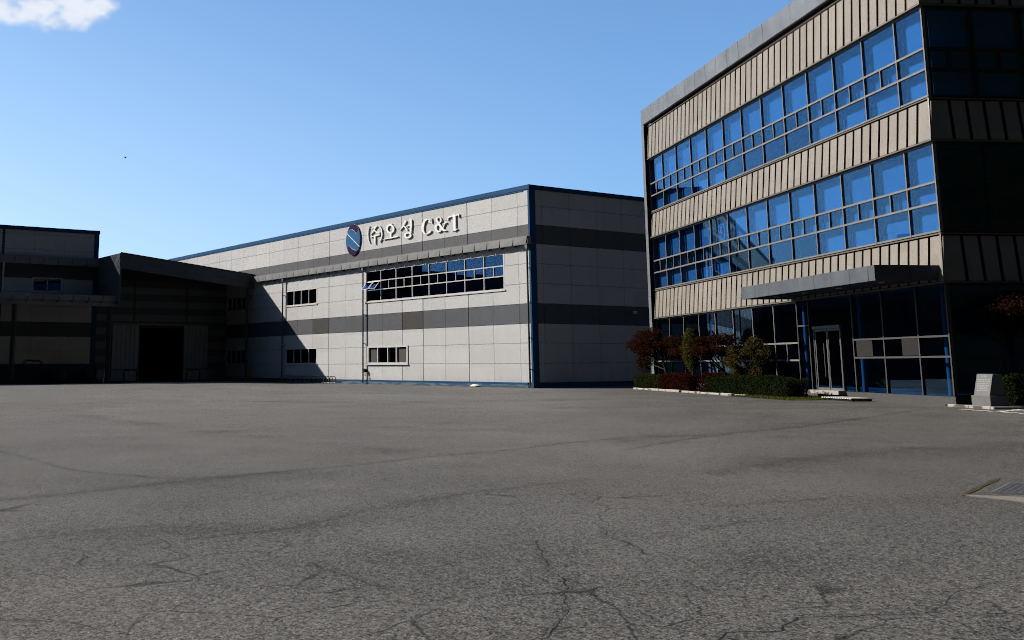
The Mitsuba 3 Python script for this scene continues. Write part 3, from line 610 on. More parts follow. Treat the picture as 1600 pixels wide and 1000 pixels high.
lze2 = [1.62, 2.75, 3.95, 5.17, 6.5, 7.68, 8.9, 10.1, 11.35, 12.66, 12.99]
panels(lb, ('y', YB), lxe, lze2, lambda i, j: 'm_panel_dark' if j in (2, 6) else 'm_panel', [(-18.24, -15.73, 7.75, 8.98)], MW, thick=(-20.85,), wide=0.22)
add(lb, 'plinth', box(LX0, -12.99, YB - 0.06, YB - 0.002, 1.28, 1.60), 'm_blue_trim', MW)
window(lb, ('y', YB), -18.24, -15.73, 7.75, 8.98, [-16.99], 'g_small', MW, label='pair of dark panes in a white frame above the lower awning')
for nm, y0, z0, z1, xr, lab in (('upper_gutter', 42.95, 10.06, 10.76, -12.62, None), ('lower_awning', 38.4, 6.78, 7.26, -12.6, 'long grey awning over the dock')):
    a = f'{lb}__{nm}'
    if lab: labels[a] = {'label': lab}
    x = xr; st = 1.24
    while x > LX0 + 0.5:
        b = max(x - st, LX0)
        add(a, 'fascia_sheet', hull([(b + 0.03, y0, z1), (x - 0.005, y0 - 0.015, z1), (b + 0.06, y0 - 0.03, z0), (x - 0.005, y0 - 0.045, z0), (b + 0.03, y0 + 0.04, z1), (x - 0.005, y0 + 0.04, z1), (b + 0.06, y0 + 0.04, z0), (x - 0.005, y0 + 0.04, z0)]), 'm_gutter', MW)
        if nm == 'lower_awning': add(a, 'bracket', box(x - 0.10, x - 0.02, y0, y0 + 0.3, z0 - 0.16, z0 - 0.002), 'm_joint', MW)
        x = b
    add(a, 'canopy_roof', box(LX0, xr, y0 + 0.045, YB - 0.002, z1 - 0.2, z1 - 0.08), 'm_shelter', MW)
    if nm == 'lower_awning': add(a, 'beam', box(LX0, -12.75, y0 + 0.12, y0 + 0.3, 6.37, 6.77), 'm_gutter', MW)
for x in (-13.0, -20.85):
    p = f'{lb}__{name_part(lb, "awning_post")}'
    add(p, 'shaft', box(x - 0.28, x - 0.06, 38.55, 38.75, 0, 6.37), 'm_alu_dark', MW)
    add(p, 'downpipe', tube([(x, 38.5, 6.42), (x, 38.5, 3), (x, 38.5, 0.3)], 0.06), 'm_pipe', MW, 40)
add(lb, 'downpipe', tube([(-20.9, 42.9, 10.1), (-20.9, 42.9, 9), (-20.9, 42.9, 7.3)], 0.07), 'm_white', MW, 40)
add(lb, 'loading_dock', [prism_y([(LX0, 0), (-19.0, 0), (-19.0, 1.45), (LX0, 1.45)], 40.0, YB - 0.07), prism_y([(-18.99, 0), (-13.0, 0), (-13.0, 0.25), (-18.99, 1.44)], 40.0, YB - 0.07)], 'm_dock', MW, label='dark concrete dock with a ramp under the awning')
add(lb, 'side_band', [box(-12.98, -12.58, YB - 0.075, YB - 0.003, 0.0, 1.498)], 'm_blue_trim', MW)


def pipe_part(parent, base, pts, r, m, M, n=8): return add(parent, base, tube(pts, r, n), m, M, 40)


def arch(x0, x1, y, z0, z1, c=0.18):
    return [(x0, y, z0), (x0, y, z1 - c), (x0 + c * 0.3, y, z1 - c * 0.3), (x0 + c, y, z1), ((x0 + x1) / 2, y, z1), (x1 - c, y, z1), (x1 - c * 0.3, y, z1 - c * 0.3), (x1, y, z1 - c), (x1, y, z0)]


for x0, x1, lab in ((-10.45, -9.28, 'dark steel hoop guarding the left leaf of the sliding doorway'), (-4.58, -3.28, 'dark steel hoop guarding the right leaf of the sliding doorway')):
    h = add('', 'hoop_barrier', tube(arch(x0, x1, 42.0, 0.0, 1.07), 0.055, 10), 'm_alu_dark', MW, 40)
    labels[h] = {'label': lab, 'category': 'barrier', 'group': 'hoops by the sliding doorway'}
h = add('', 'pipe_rail', tube([(-19.5, 40.4, 1.4), (-19.5, 40.4, 1.8), (-19.3, 40.4, 1.93), (-18.3, 40.35, 1.86), (-18.08, 40.3, 1.7), (-18.06, 40.3, 1.3)], 0.07, 10), 'm_alu_dark', MW, 40)
labels[h] = {'label': 'bent dark pipe rail standing on the loading dock', 'category': 'rail'}


def lump(c, r, seed, sub=3, amp=0.35):
    s = trimesh.creation.icosphere(sub, 1.0); d = meshkit.fbm(s.vertices * 1.7 + seed * 3.3, 4, seed)[:, None]
    s.vertices *= (1 - amp + 2 * amp * d) * np.array(r); s.vertices += c
    return s


for i, (x, z, rx, rz) in enumerate(((-16.8, 1.2, 0.7, 0.55), (-14.5, 0.95, 0.75, 0.6))):
    tp = add('', 'covered_pallet', lump((x, 39.4, z * 0.55), (rx, 0.6, rz + z * 0.35), i + 2), 'm_tarpaulin', MW, True)
    labels[tp] = {'label': ['dark tarpaulin covered load near the middle of the dock ramp', 'dark tarpaulin covered load at the low end of the dock ramp'][i], 'category': 'pallet', 'group': 'covered loads in front of the dock'}
pl = add('', 'leaning_pole', tube([(-13.25, 39.2, 0.0), (-13.0, 39.5, 1.2), (-12.76, 39.8, 2.3)], 0.04), 'm_white', MW, 40)
labels[pl] = {'label': 'pale pole leaning by the right awning post', 'category': 'pole'}

# bicycle rack along the foot of the wall
br = thing('bicycle_rack', 'low steel bicycle rack of hoops at the foot of the sunlit wall', 'rack')
add(br, 'rail', [tube([(-0.75, 22.9, 0.06), (-0.75, 27, 0.06), (-0.75, 31.6, 0.06)], 0.03), tube([(-0.28, 22.9, 0.06), (-0.28, 27, 0.06), (-0.28, 31.6, 0.06)], 0.03)], 'm_steel', MW, 40)
for q in range(18):
    y = 23.05 + q * 0.49
    add(br, 'hoop', tube([(-0.78, y, 0.03), (-0.78, y, 0.42), (-0.70, y, 0.52), (-0.5, y, 0.56), (-0.33, y, 0.52), (-0.26, y, 0.42), (-0.26, y, 0.03)], 0.028, 6), 'm_steel' if q % 3 else 'm_alu_dark', MW, 40)
mb = thing('meter_box', 'small dark valve box with a hose beside the middle downpipe', 'valve box')
add(mb, 'case', cbox(-0.30, -0.06, 18.78, 19.0, 0.9, 1.12), 'm_dark', MW)
add(mb, 'hose', tube([(-0.2, 18.85, 0.92), (-0.26, 18.75, 0.74), (-0.22, 18.82, 0.62), (-0.28, 18.7, 0.66)], 0.03), 'm_dark', MW, 40)
bag = add('', 'rubble_bag', lump((-0.35, 5.3, 0.06), (0.2, 0.42, 0.12), 9, 3, 0.3), 'm_white', MW, True)
labels[bag] = {'label': 'flat white bag lying at the foot of the sunlit wall', 'category': 'bag'}

# ------------------------------------------------------------------ offices
of = thing('office_building', 'three storey office block with ribbed beige bands and rows of blue windows', 'office building')
BAY, LAST, Z0 = 2.1407, 1.632, 0.15
MUL = [0.0] + [LAST + BAY * k for k in range(13)]          # from the near corner: 0 .. 27.32
FIN0, FIN1, DEEP = 27.34, 27.78, 13.0
SMUL = [0.0] + [1.68 + 1.70 * k for k in range(7)]         # along the dark side
G1, G2, G3 = (0.425, 1.569, 2.256, 3.911), (5.532, 6.469, 7.13, 8.426), (9.906, 10.826, 11.521, 12.935)


def hbox(pl, a0, a1, o0, o1, z0, z1):
    """A box on the front (pl 'x', a along y, o along x) or on the side (pl 'y')."""
    return box(o0, o1, a0, a1, z0, z1) if pl == 'x' else box(a0, a1, o0, o1, z0, z1)


def hpts(pl, pts):
    """(along, out, z) with out positive away from the building."""
    return hull([(-o, a, z) if pl == 'x' else (a, -o, z) for a, o, z in pts])


# structure behind the skin
add(of, 'floor_slab', [box(0.42, DEEP - 0.3, 0.42, FIN0 - 0.02, z0, z1) for z0, z1 in ((0.12, 0.40), (4.15, 5.05), (8.60, 9.45), (13.1, 14.9))], 'm_inner', MO)
add(of, 'rear_wall', [box(DEEP - 0.3, DEEP, 0.3, FIN0, 0, 15.0), box(0.3, DEEP, FIN0 - 0.01, FIN0 + 0.3, 0, 15.0)], 'm_inner', MO)
add(of, 'core_wall', [box(6.5, 6.6, 0.8, FIN0 - 0.05, z0, z1) for z0, z1 in ((0.40, 4.15), (5.05, 8.60), (9.45, 13.1))], 'm_inner_dark', MO)
add(of, 'roof', box(-0.1, DEEP, -0.1, FIN0, 15.06, 15.3), 'm_roof', MO)
add(of, 'soffit', [box(-0.24, -0.001, -0.24, FIN0 - 0.01, 15.0, 15.055), box(0.0, DEEP, -0.24, -0.001, 15.0, 15.054)], 'm_alu_dark', MO)
# grey metal frame along the eaves and down the far end
ed = [27.78, 26.0, 24.62, 23.3, 21.95, 20.6, 19.2, 17.8, 16.46, 15.11, 13.8, 12.5, 11.2, 9.87, 8.55, 7.2, 5.85, 4.5, 3.15, 1.8, 0.45, -0.28]
rng = np.random.default_rng(8)
for b, a in zip(ed[:-1], ed[1:]):
    j = rng.normal(0, 0.004, 3)
    add(of, 'eaves_sheet', hpts('x', [(a + 0.006, 0.275 + j[0], 15.03), (b - 0.006, 0.275 + j[1], 15.03), (a + 0.006, 0.275 + j[2], 15.9), (b - 0.006, 0.27, 15.9), (a + 0.006, 0.24, 15.03), (b - 0.006, 0.24, 15.03), (a + 0.006, 0.24, 15.9), (b - 0.006, 0.24, 15.9)]), 'm_fascia', MO)
for k in range(9):
    a, b = -0.24 + 1.36 * k, -0.24 + 1.36 * (k + 1)
    add(of, 'eaves_sheet', hpts('y', [(a + 0.006, o, z) for o in (0.24, 0.275) for z in (15.03, 15.9)] + [(b - 0.006, o, z) for o in (0.24, 0.275) for z in (15.03, 15.9)]), 'm_fascia', MO)
add(of, 'parapet', [box(-0.239, 0.1, -0.239, FIN1 - 0.01, 15.06, 15.92), box(0.1, DEEP, -0.239, 0.1, 15.06, 15.915)], 'm_black_gap', MO)
zz = [0.1, 1.35, 2.6, 3.93, 5.15, 6.37, 7.6, 8.75, 10.0, 11.25, 12.48, 13.75, 15.02]
for z0, z1 in zip(zz[:-1], zz[1:]):
    j = rng.normal(0, 0.003, 2)
    add(of, 'end_fin_sheet', hpts('x', [(a, o + (j[0] if z == z0 + 0.006 else j[1]) * (o > 0), z) for a in (FIN0 + 0.02, FIN1) for o in (-0.3, 0.27) for z in (z0 + 0.006, z1 - 0.006)]), 'm_fascia', MO)
add(of, 'end_fin_core', box(-0.24, 0.3, FIN0 + 0.001, FIN1 - 0.02, 0.1, 15.0), 'm_black_gap', MO)


def spandrel_band(pl, a0, a1, zb, zt, flare, pitch=0.589, first=0.64):
    """Ribbed tray panels that lean out towards their foot, with a sill above and a drip below; a0 is the near corner."""
    add(of, 'band_back', hpts(pl, [(a, o, z) for a in (a0 + 0.03, a1) for o, z in ((-0.3, zb + 0.02), (-0.3, zt - 0.06), (-0.05, zt - 0.06), (flare - 0.095, zb + 0.02))]), 'm_black_gap', MO)
    e = [a0 - flare + 0.02, a0 + first]
    while e[-1] + pitch < a1 - 0.1: e.append(e[-1] + pitch)
    e.append(a1)
    rng = np.random.default_rng(int(zb * 10) + (1 if pl == 'x' else 2))
    for i in range(len(e) - 1):
        a, b = e[i] + (0.062 if i else 0), e[i + 1] - 0.068
        at = a if i else a0 + 0.03
        j = rng.normal(0, 0.003, 4); t = 0.045
        z0, z1 = zb + 0.06, zt - 0.12
        f0 = flare - 0.012
        pts = [(a, f0 + j[0], z0), (b, f0 + j[1], z0), (at, 0.03 + j[2], z1), (b, 0.03 + j[3], z1)]
        add(of, 'cladding_sheet', hpts(pl, pts + [(p, o - t, z) for p, o, z in pts]), 'm_spandrel', MO)
    add(of, 'sill', hpts(pl, [(a, o, z) for a in (a0 - 0.06, a1) for o, z in ((0.075, zt - 0.075), (0.075, zt - 0.045), (-0.05, zt - 0.002), (-0.05, zt - 0.075))]), 'm_sill', MO)
    add(of, 'drip', hpts(pl, [(a, o, z) for a in (a0 - flare, a1) for o, z in ((flare + 0.006, zb), (flare + 0.006, zb + 0.04), (-0.05, zb), (-0.05, zb + 0.015))]), 'm_sill', MO)


BANDS = [(3.915, 5.53), (8.43, 9.904), (12.94, 14.93)]
for zb, zt in BANDS:
    spandrel_band('x', 0.0, FIN0 - 0.02, zb, zt, 0.17)
    spandrel_band('y', 0.0, DEEP, zb + 0.002, zt - 0.002, 0.17)
    add(of, 'corner_trim', hull([(-0.07, -0.07, zt - 0.07), (-0.03, -0.085, zt - 0.07), (-0.085, -0.03, zt - 0.07), (-0.20, -0.20, zb), (-0.16, -0.205, zb), (-0.205, -0.15, zb)]), 'm_sill', MO)

# windows: each bay a window with its panes, bars and blind
rng = np.random.default_rng(21)


def bay(pl, a, b, lv, glass, blind, halfm=True, bar='m_alu', half_rows=(1,), lab=None, inset=0.0):
    """One bay between two mullions: lv = sill, rail, rail, head."""
    w = f'{of}__{name_part(of, "window")}'
    if lab: labels[w] = {'label': lab}
    mw = 0.027
    bars = [hbox(pl, b - mw, b + mw, -0.055, 0.235, lv[0] + 0.001, lv[-1] - 0.001)]
    for z in lv[1:-1]: bars.append(hbox(pl, a + mw, b - mw, -0.05, 0.235, z - 0.035, z + 0.035))
    for z, s in ((lv[0], 1), (lv[-1], -1)): bars.append(hbox(pl, a + mw, b - mw, -0.045, 0.235, z + 0.001 * s, z + 0.06 * s))
    m = (a + b) / 2
    if halfm:
        for r in half_rows: bars.append(hbox(pl, m - 0.024, m + 0.024, -0.045, 0.231, lv[r] + 0.036, lv[r + 1] - 0.036))
    add(w, 'mullion', bars, bar, MO)
    for r in range(len(lv) - 1):
        cut = [a, m, b] if halfm and r in half_rows else [a, b]
        for c0, c1 in zip(cut[:-1], cut[1:]):
            t = rng.normal(0, 0.004, 3)
            add(w, 'pane', pane(pl, 0.0, c0 + 0.01, c1 - 0.01, lv[r] + 0.01, lv[r + 1] - 0.01, t), glass, MO)
    if blind is not None:
        add(w, 'blind', hbox(pl, a + (0.02 if a > 0.1 else 0.34), b - 0.02, 0.27, 0.276, blind, lv[-1] - 0.02), 'm_blind', MO)
    return w


for k in range(13):
    a, b = MUL[k], MUL[k + 1]
    n = 12 - k                     # bay n lies between mullions n and n + 1 counted from the far end
    half = k != 0
    bay('x', a, b, G3, 'g_office', 11.45 if n in (5, 6, 7, 8) else G3[0] + 0.03, half)
    bay('x', a, b, G2, 'g_office', 7.05 if n in (5, 6, 7) else (6.4 if n == 8 else G2[0] + 0.03), half)
    if n <= 7: bay('x', a, b, G1, 'g_lobby', None, True)
for k in range(7):
    a, b = SMUL[k], SMUL[k + 1]
    bay('y', a, b, G3, 'g_office', G3[0] + 0.03 if k < 3 else None, True, 'm_alu_dark')
    bay('y', a, b, G2, 'g_office', None, False, 'm_alu_dark')
    bay('y', a, b, G1, 'g_lobby', None, False, 'm_alu_dark')
for pl in ('x', 'y'):
    end = FIN0 if pl == 'x' else DEEP
    for lv in (G2, G3): add(of, 'corner_post', hbox(pl, -0.03 if pl == 'x' else 0.028, 0.027 if pl == 'x' else 0.04, -0.05, 0.06, lv[0] + 0.002, lv[-1] - 0.002), 'm_alu', MO)
# ground floor front by the entrance
lob = f'{of}__entrance'
labels[lob] = {'label': 'glazed entrance with double doors under the grey canopy'}
L0 = LAST + BAY * 4
bars = []
V = lambda y, z0, z1, w=0.03: box(-0.055, 0.06, y - w, y + w, z0, z1)
H = lambda y0, y1, z, w=0.03: box(-0.05, 0.055, y0, y1, z - w, z + w)
bars += [V(9.22, 0.43, 3.90), V(8.86, 0.43, 2.74), V(6.78, 0.43, 2.74), V(5.86, 0.43, 3.90), V(3.80, 0.43, 3.90), V(1.68, 0.43, 3.90), V(0.0, 0.43, 3.90)]
bars += [H(9.25, L0 - 0.03, 2.92), H(0.03, 1.65, 1.64), H(1.71, 3.77, 1.64), H(3.83, 5.83, 1.64), H(0.03, 1.65, 2.28), H(1.71, 3.77, 2.28), H(3.83, 5.83, 2.28)]
bars.append(V(L0, 0.43, 3.90))
for q in bars: add(lob, 'mullion', q, 'm_alu_mid', MO)
add(lob, 'door_header', [box(-0.09, 0.06, 6.75, 8.90, 2.75, 2.86)], 'm_steel', MO)
add(lob, 'threshold', box(-0.32, 0.1, 6.70, 8.95, 0.30, 0.44), 'm_kerb', MO)
for y0, y1, s in ((7.86, 8.80, 1), (6.84, 7.80, -1)):
    add(lob, 'door', [box(-0.03, 0.01, y0, y0 + 0.05, 0.45, 2.74), box(-0.03, 0.01, y1 - 0.05, y1, 0.45, 2.74), box(-0.03, 0.01, y0 + 0.05, y1 - 0.05, 0.45, 0.53), box(-0.03, 0.01, y0 + 0.05, y1 - 0.05, 2.66, 2.74)], 'm_steel', MO)
    add(lob, 'door_pane', pane('x', -0.01, y0 + 0.05, y1 - 0.05, 0.53, 2.66), 'g_lobby', MO)
    hy = y0 + 0.13 if s > 0 else y1 - 0.13
    add(lob, 'door_handle', [tube([(-0.10, hy, 0.95), (-0.10, hy, 1.6), (-0.10, hy, 2.2)], 0.017), box(-0.10, -0.03, hy - 0.01, hy + 0.01, 1.08, 1.1), box(-0.10, -0.03, hy - 0.01, hy + 0.01, 2.05, 2.07)], 'm_steel', MO)
gl = [(9.25, L0 - 0.03, 0.43, 2.89), (9.25, L0 - 0.03, 2.95, 3.9), (8.89, 9.19, 0.43, 3.9), (5.89, 6.75, 0.43, 3.9), (6.78, 8.86, 2.88, 3.9)]
for y0, y1 in ((0.03, 1.65), (1.71, 3.77), (3.83, 5.83)): gl += [(y0, y1, 0.43, 1.61), (y0, y1, 1.67, 2.25), (y0, y1, 2.31, 3.9)]
for y0, y1, z0, z1 in gl: add(lob, 'pane', pane('x', 0.0, y0, y1, z0, z1, rng.normal(0, 0.002, 3)), 'g_lobby', MO)
for y0, y1 in ((4.6, 5.7), (1.74, 2.72)): add(lob, 'vent_panel', box(-0.03, -0.012, y0, y1, 1.69, 2.24), 'm_blind_grey', MO, label='opaque grey panel in the window beside the door')
add(of, 'base_stone', [box(-0.03, 0.35, a, b - 0.008, -0.1, 0.42) for a, b in zip(np.arange(-0.03, 27, 2.1407), list(np.arange(2.11, 27, 2.1407)) + [FIN0])], 'm_granite', MO)
add(of, 'base_stone', box(0.36, DEEP, -0.03, 0.35, -0.1, 0.42), 'm_granite', MO)
for y in (0.9, 6.15, 10.5, 15.2, 20.4):
    add(of, 'column', tube([(0.45, y, 0.38), (0.45, y, 2), (0.45, y, 4.16)], 0.10, 16), 'm_column', MO, 40)
# canopy over the entrance
cn = f'{of}__canopy'
labels[cn] = {'label': 'flat grey metal canopy over the entrance'}
ce = [10.35, 9.0, 7.79, 6.56, 5.32, 4.12, 2.89, 1.67, 0.49, 0.1]
for b, a in zip(ce[:-1], ce[1:]):
    j = rng.normal(0, 0.004, 2)
    add(cn, 'front_sheet', hpts('x', [(a + 0.006, 2.25 + j[0], 4.0), (b - 0.006, 2.25 + j[1], 4.0), (a + 0.006, 2.25, 4.48), (b - 0.006, 2.25, 4.48)] + [(q, 2.20, z) for q in (a + 0.006, b - 0.006) for z in (4.0, 4.48)]), 'm_canopy', MO)
for k, (y0, y1) in enumerate(((0.09, 0.13), (10.33, 10.37))):
    add(cn, 'end_sheet', [box(-2.2, -1.1, y0, y1, 4.0, 4.48), box(-1.09, -0.03, y0, y1, 4.0, 4.48)], 'm_canopy', MO)
add(cn, 'deck', box(-2.199, -0.18, 0.131, 10.329, 4.06, 4.44), 'm_alu_dark', MO)
for y in (1.6, 4.4, 7.0, 9.4): add(cn, 'downlight', trimesh.creation.cylinder(0.11, 0.03, sections=16, transform=trimesh.transformations.translation_matrix((-1.2, y, 4.045))), 'm_white', MO)

# ------------------------------------------------------------------ small things by the offices
wb = thing('slatted_board', 'white slatted board lying on the ground in front of the entrance', 'board')
for q in range(13):
    y = 4.05 + q * 0.165
    add(wb, 'slat', box(-1.25, -0.42, y, y + 0.12, 0.232, 0.262), 'm_white', MO)
add(wb, 'runner', [box(-1.2, -1.1, 4.05, 6.15, 0.10, 0.231), box(-0.6, -0.5, 4.05, 6.15, 0.10, 0.231)], 'm_dark', MO)
mo = thing('stone_monument', 'grey inscribed stone tablet on a block base by the office corner', 'monument')
add(mo, 'base', cbox(-0.46, 0.10, -2.36, -1.48, 0.1, 0.52, 0.012), 'm_monument', MO)
add(mo, 'tablet', hull([(-0.42, -2.29, 0.521), (-0.42, -1.56, 0.521), (0.05, -2.29, 0.521), (0.05, -1.56, 0.521), (-0.27, -2.29, 1.13), (-0.27, -1.56, 1.13), (0.0, -2.29, 1.13), (0.0, -1.56, 1.13)]), 'm_monument', MO)


def on_tablet(y, z, w, h, t=0.004):
    f = lambda zz: -0.42 + (zz - 0.521) / 0.609 * 0.15
    return hull([(f(zq) - o, yq, zq) for yq in (y, y + w) for zq in (z, z + h) for o in (0.0, t)])


# three short characters as a heading and rows of small engraved text, too small to read in the photograph
ch = []
for i, y in enumerate((-1.86, -1.945, -2.03)):
    ch += [on_tablet(y, 1.05, 0.012, 0.04), on_tablet(y + 0.035, 1.05, 0.012, 0.04), on_tablet(y, 1.04, 0.047, 0.010)] if i != 1 else [on_tablet(y, 1.04, 0.012, 0.05), on_tablet(y, 1.08, 0.047, 0.010), on_tablet(y, 1.04, 0.047, 0.010)]
add(mo, 'heading', ch, 'm_inscription', MO)
rng = np.random.default_rng(4)
tx = []
for r in range(7):
    y = -1.66
    while y > -2.15:
        w = rng.uniform(0.03, 0.08); tx.append(on_tablet(y - w, 0.96 - r * 0.052, w, 0.012, 0.002)); y -= w + 0.022
add(mo, 'inscription', tx, 'm_inscription', MO, kind='stuff')

# beds, kerbs and markings
def sheet(poly, M, lift, step=0.5):
    """A thin patch of ground lying on the yard."""
    P = np.array(poly, float)
    x0, y0 = P.min(0); x1, y1 = P.max(0)
    nx, ny = max(2, int((x1 - x0) / step) + 1), max(2, int((y1 - y0) / step) + 1)
    g = grid(np.linspace(x0, x1, nx), np.linspace(y0, y1, ny), lambda X, Y: X * 0)
    v = np.c_[g.vertices, np.ones(len(g.vertices))] @ M.T
    v[:, 2] = gz(v[:, 0], v[:, 1]) + lift
    return trimesh.Trimesh(v[:, :3], g.faces, process=False)


labels['planting_bed'] = {'kind': 'structure', 'label': 'strip of dark soil along the foot of the offices'}
add('', 'planting_bed', join([sheet([(-2.25, 10.3), (-0.03, 25.4)], MO, 0.03)]), 'm_soil')
labels['corner_bed'] = {'kind': 'structure', 'label': 'raised bed of dark soil around the stone monument'}
add('', 'corner_bed', box(-0.40, 9, -2.5, -0.05, -0.1, 0.20), 'm_soil', MO)
rng = np.random.default_rng(12)
y = 10.35
kb = thing('bed_kerb', 'low broken white kerb stones edging the planted bed', 'kerb')
while y < 24.3:
    w = rng.uniform(0.9, 2.3); w = min(w, 24.6 - y)
    if w < 0.3: break
    o = rng.normal(0, 0.02); h = rng.uniform(0.07, 0.10)
    x0, y0 = opt(-2.3, y + w / 2); zb = float(gz(x0, y0))
    add(kb, 'kerb_stone', cbox(-2.38 + o, -2.24 + o, y, y + w - 0.03 - (0.25 if rng.random() < 0.25 else 0), zb - 0.1, zb + h, 0.02), 'm_kerb', MO)
    y += w
k2 = thing('corner_kerb', 'white kerb stones edging the bed under the stone monument', 'kerb')
for a, b in ((-2.5, -1.5), (-1.49, -0.45)): add(k2, 'kerb_stone', cbox(-0.58, -0.42, a, b, 0.0, 0.225, 0.015), 'm_kerb', MO)
for q in range(6): add(k2, 'kerb_stone', cbox(-0.58 + 1.3 * q, -0.58 + 1.3 * q + 1.29, -2.66, -2.51, 0.0, 0.22, 0.015), 'm_kerb', MO)


def stripe(p, q, w, lift=0.008):
    p, q = np.array(p, float), np.array(q, float); d = (q - p) / np.linalg.norm(q - p); nn = np.array([-d[1], d[0]]) * w / 2
    k = max(2, int(np.linalg.norm(q - p) / 0.5) + 1)
    v = []
    for t in np.linspace(0, 1, k):
        c = p + (q - p) * t
        for s in (nn, -nn): v.append(np.r_[c + s, 0, 1] @ MO.T)
    v = np.array(v); v[:, 2] = gz(v[:, 0], v[:, 1]) + lift
    f = []
    for i in range(k - 1): f += [[2 * i, 2 * i + 1, 2 * i + 3], [2 * i, 2 * i + 3, 2 * i + 2]]
    m = trimesh.Trimesh(v[:, :3], f, process=False)
    if m.face_normals[0][2] < 0: m.invert()
    return m


labels['parking_marking'] = {'kind': 'structure', 'label': 'worn white painted hatching on the asphalt by the corner bed'}
add('', 'parking_marking', [stripe((-1.42, -2.4), (-1.42, -9), 0.15)], 'm_marking')
add('parking_marking', 'hatch', [stripe((-1.36, -4.1), (0.2, -2.75), 0.15)], 'm_marking')
add('parking_marking', 'hatch', [stripe((-1.36, -6.0), (1.3, -3.7), 0.15)], 'm_marking')
add('parking_marking', 'hatch', [stripe((-0.9, -3.35), (2.2, -3.45), 0.14)], 'm_marking')

# drain at the right edge
dg = frame(np.array([6.45, 12.80]), np.array([0.789, -0.614]), np.array([0.614, 0.789]))
dr_ = thing('drain', 'square iron drain grating in a pale concrete collar at the right edge of the yard', 'drain')
Hq = lambda poly, z1, z0=-0.1: hull([(x, y, z) for x, y in poly for z in (z0, z1)])
add(dr_, 'collar', Hq([(0, 0.0), (0.3, -0.09), (0.65, -0.34), (1.9, -0.75), (1.9, 0.42), (0.65, 0.17), (0.3, 0.07)], 0.010), 'm_concrete', dg, label='pale worn concrete lip in front of the grating')
add(dr_, 'frame', [box(0.20, 1.9, 0.45, 0.48, -0.1, 0.012), box(0.20, 0.23, 0.48, 1.68, -0.1, 0.012), box(0.23, 1.9, 1.68, 1.71, -0.1, 0.012)], 'm_iron', dg)
add(dr_, 'pit', box(0.23, 1.9, 0.48, 1.68, -0.3, 0.0015), 'm_black_gap', dg)
for q in range(22): add(dr_, 'bar', box(0.26 + q * 0.07, 0.274 + q * 0.07, 0.48, 1.68, 0.002, 0.012), 'm_iron', dg)
for q in range(15): add(dr_, 'bar', box(0.23, 1.9, 0.52 + q * 0.078, 0.534 + q * 0.078, 0.002, 0.0135), 'm_iron', dg)
for q in range(6):
    y0, y1 = q * 0.36 - 0.02, q * 0.36 + 0.36
    w0, w1 = 0.018 + 0.012 * ((q * 7) % 3), 0.018 + 0.012 * ((q * 7 + 7) % 3)
    add(dr_, 'moss', Hq([(-w0, y0), (w0, y0), (w1, y1), (-w1, y1)], 0.006 + 0.001 * (q % 2), -0.05), 'm_moss', dg)

# ------------------------------------------------------------------ plants
def leaves(pos, size, seed, up=0.3, aspect=0.6):
    """One small two-triangle leaf at each point, turned at random."""
    rng = np.random.default_rng(seed); n = len(pos)
    a = rng.normal(size=(n, 3)); a[:, 2] *= 0.8; a /= np.linalg.norm(a, axis=1, keepdims=True)
    nn = rng.normal(size=(n, 3)) + [0, 0, up * 2]; b = np.cross(nn, a); b /= np.linalg.norm(b, axis=1, keepdims=True) + 1e-9
    s = (size * rng.uniform(0.6, 1.35, n))[:, None]
    v = np.stack([pos - a * s * 0.5, pos + b * s * aspect * 0.5 , pos + a * s * 0.5, pos - b * s * aspect * 0.5], 1).reshape(-1, 3)
    i = np.arange(n)[:, None] * 4
    return trimesh.Trimesh(v, np.vstack([i + [0, 1, 2], i + [0, 2, 3]]), process=False)


def crown_points(blobs, n, seed, shell=0.45):
    rng = np.random.default_rng(seed); out = []
    vol = np.array([b[3] * b[4] * b[5] for b in blobs]); cnt = (n * vol / vol.sum()).astype(int) + 8
    for (x, y, z, rx, ry, rz), c in zip(blobs, cnt):
        d = rng.normal(size=(c, 3)); d /= np.linalg.norm(d, axis=1, keepdims=True)
        r = 1 - shell * rng.random(c) ** 1.5
        r *= 1 + rng.normal(0, 0.13, c)
        out.append(np.array([x, y, z]) + d * r[:, None] * [rx, ry, rz])
    return np.vstack(out)


def tree(base, label, cat, M, foot, limbs, blobs, n, size, m, seed, group=None, up=0.3):
    t = thing(base, label, cat, group)
    add(t, 'trunk', [tube(p, r, 7) for p, r in limbs], 'm_bark', M, 60)
    add(t, 'crown', leaves(crown_points(blobs, n, seed), size, seed + 1, up), m, M)
    return t


def blobs_in(c, r, n, seed, br=(0.25, 0.42), dome=True):
    rng = np.random.default_rng(seed); out = []
    while len(out) < n:
        d = rng.uniform(-1, 1, 3)
        if np.linalg.norm(d) > 1 or np.linalg.norm(d) < 0.35: continue
        if dome and d[2] < -0.35: continue
        s = rng.uniform(*br)
        out.append((c[0] + d[0] * r[0], c[1] + d[1] * r[1], c[2] + d[2] * r[2], s * r[0] * 0.9, s * r[1] * 0.9, s * r[2] * 0.75))
    return out


def limbs_to(foot, top, blobs, seed, r=0.07, k=7):
    rng = np.random.default_rng(seed); foot, top = np.array(foot), np.array(top); out = []
    mid = (foot + top) / 2 + rng.normal(0, 0.06, 3)
    out.append(([foot - [0, 0, 0.15], foot + [0, 0, 0.02], mid, top], np.array([1.3, 1.1, 0.9, 0.7]) * r))
    for b in [blobs[i] for i in rng.choice(len(blobs), min(k, len(blobs)), False)]:
        e = np.array(b[:3]); s = foot + (top - foot) * rng.uniform(0.55, 1.0)
        m = (s + e) / 2 + rng.normal(0, 0.08, 3) + [0, 0, 0.1]
        out.append(([s, m, e], np.array([0.55, 0.38, 0.15]) * r))
    return out


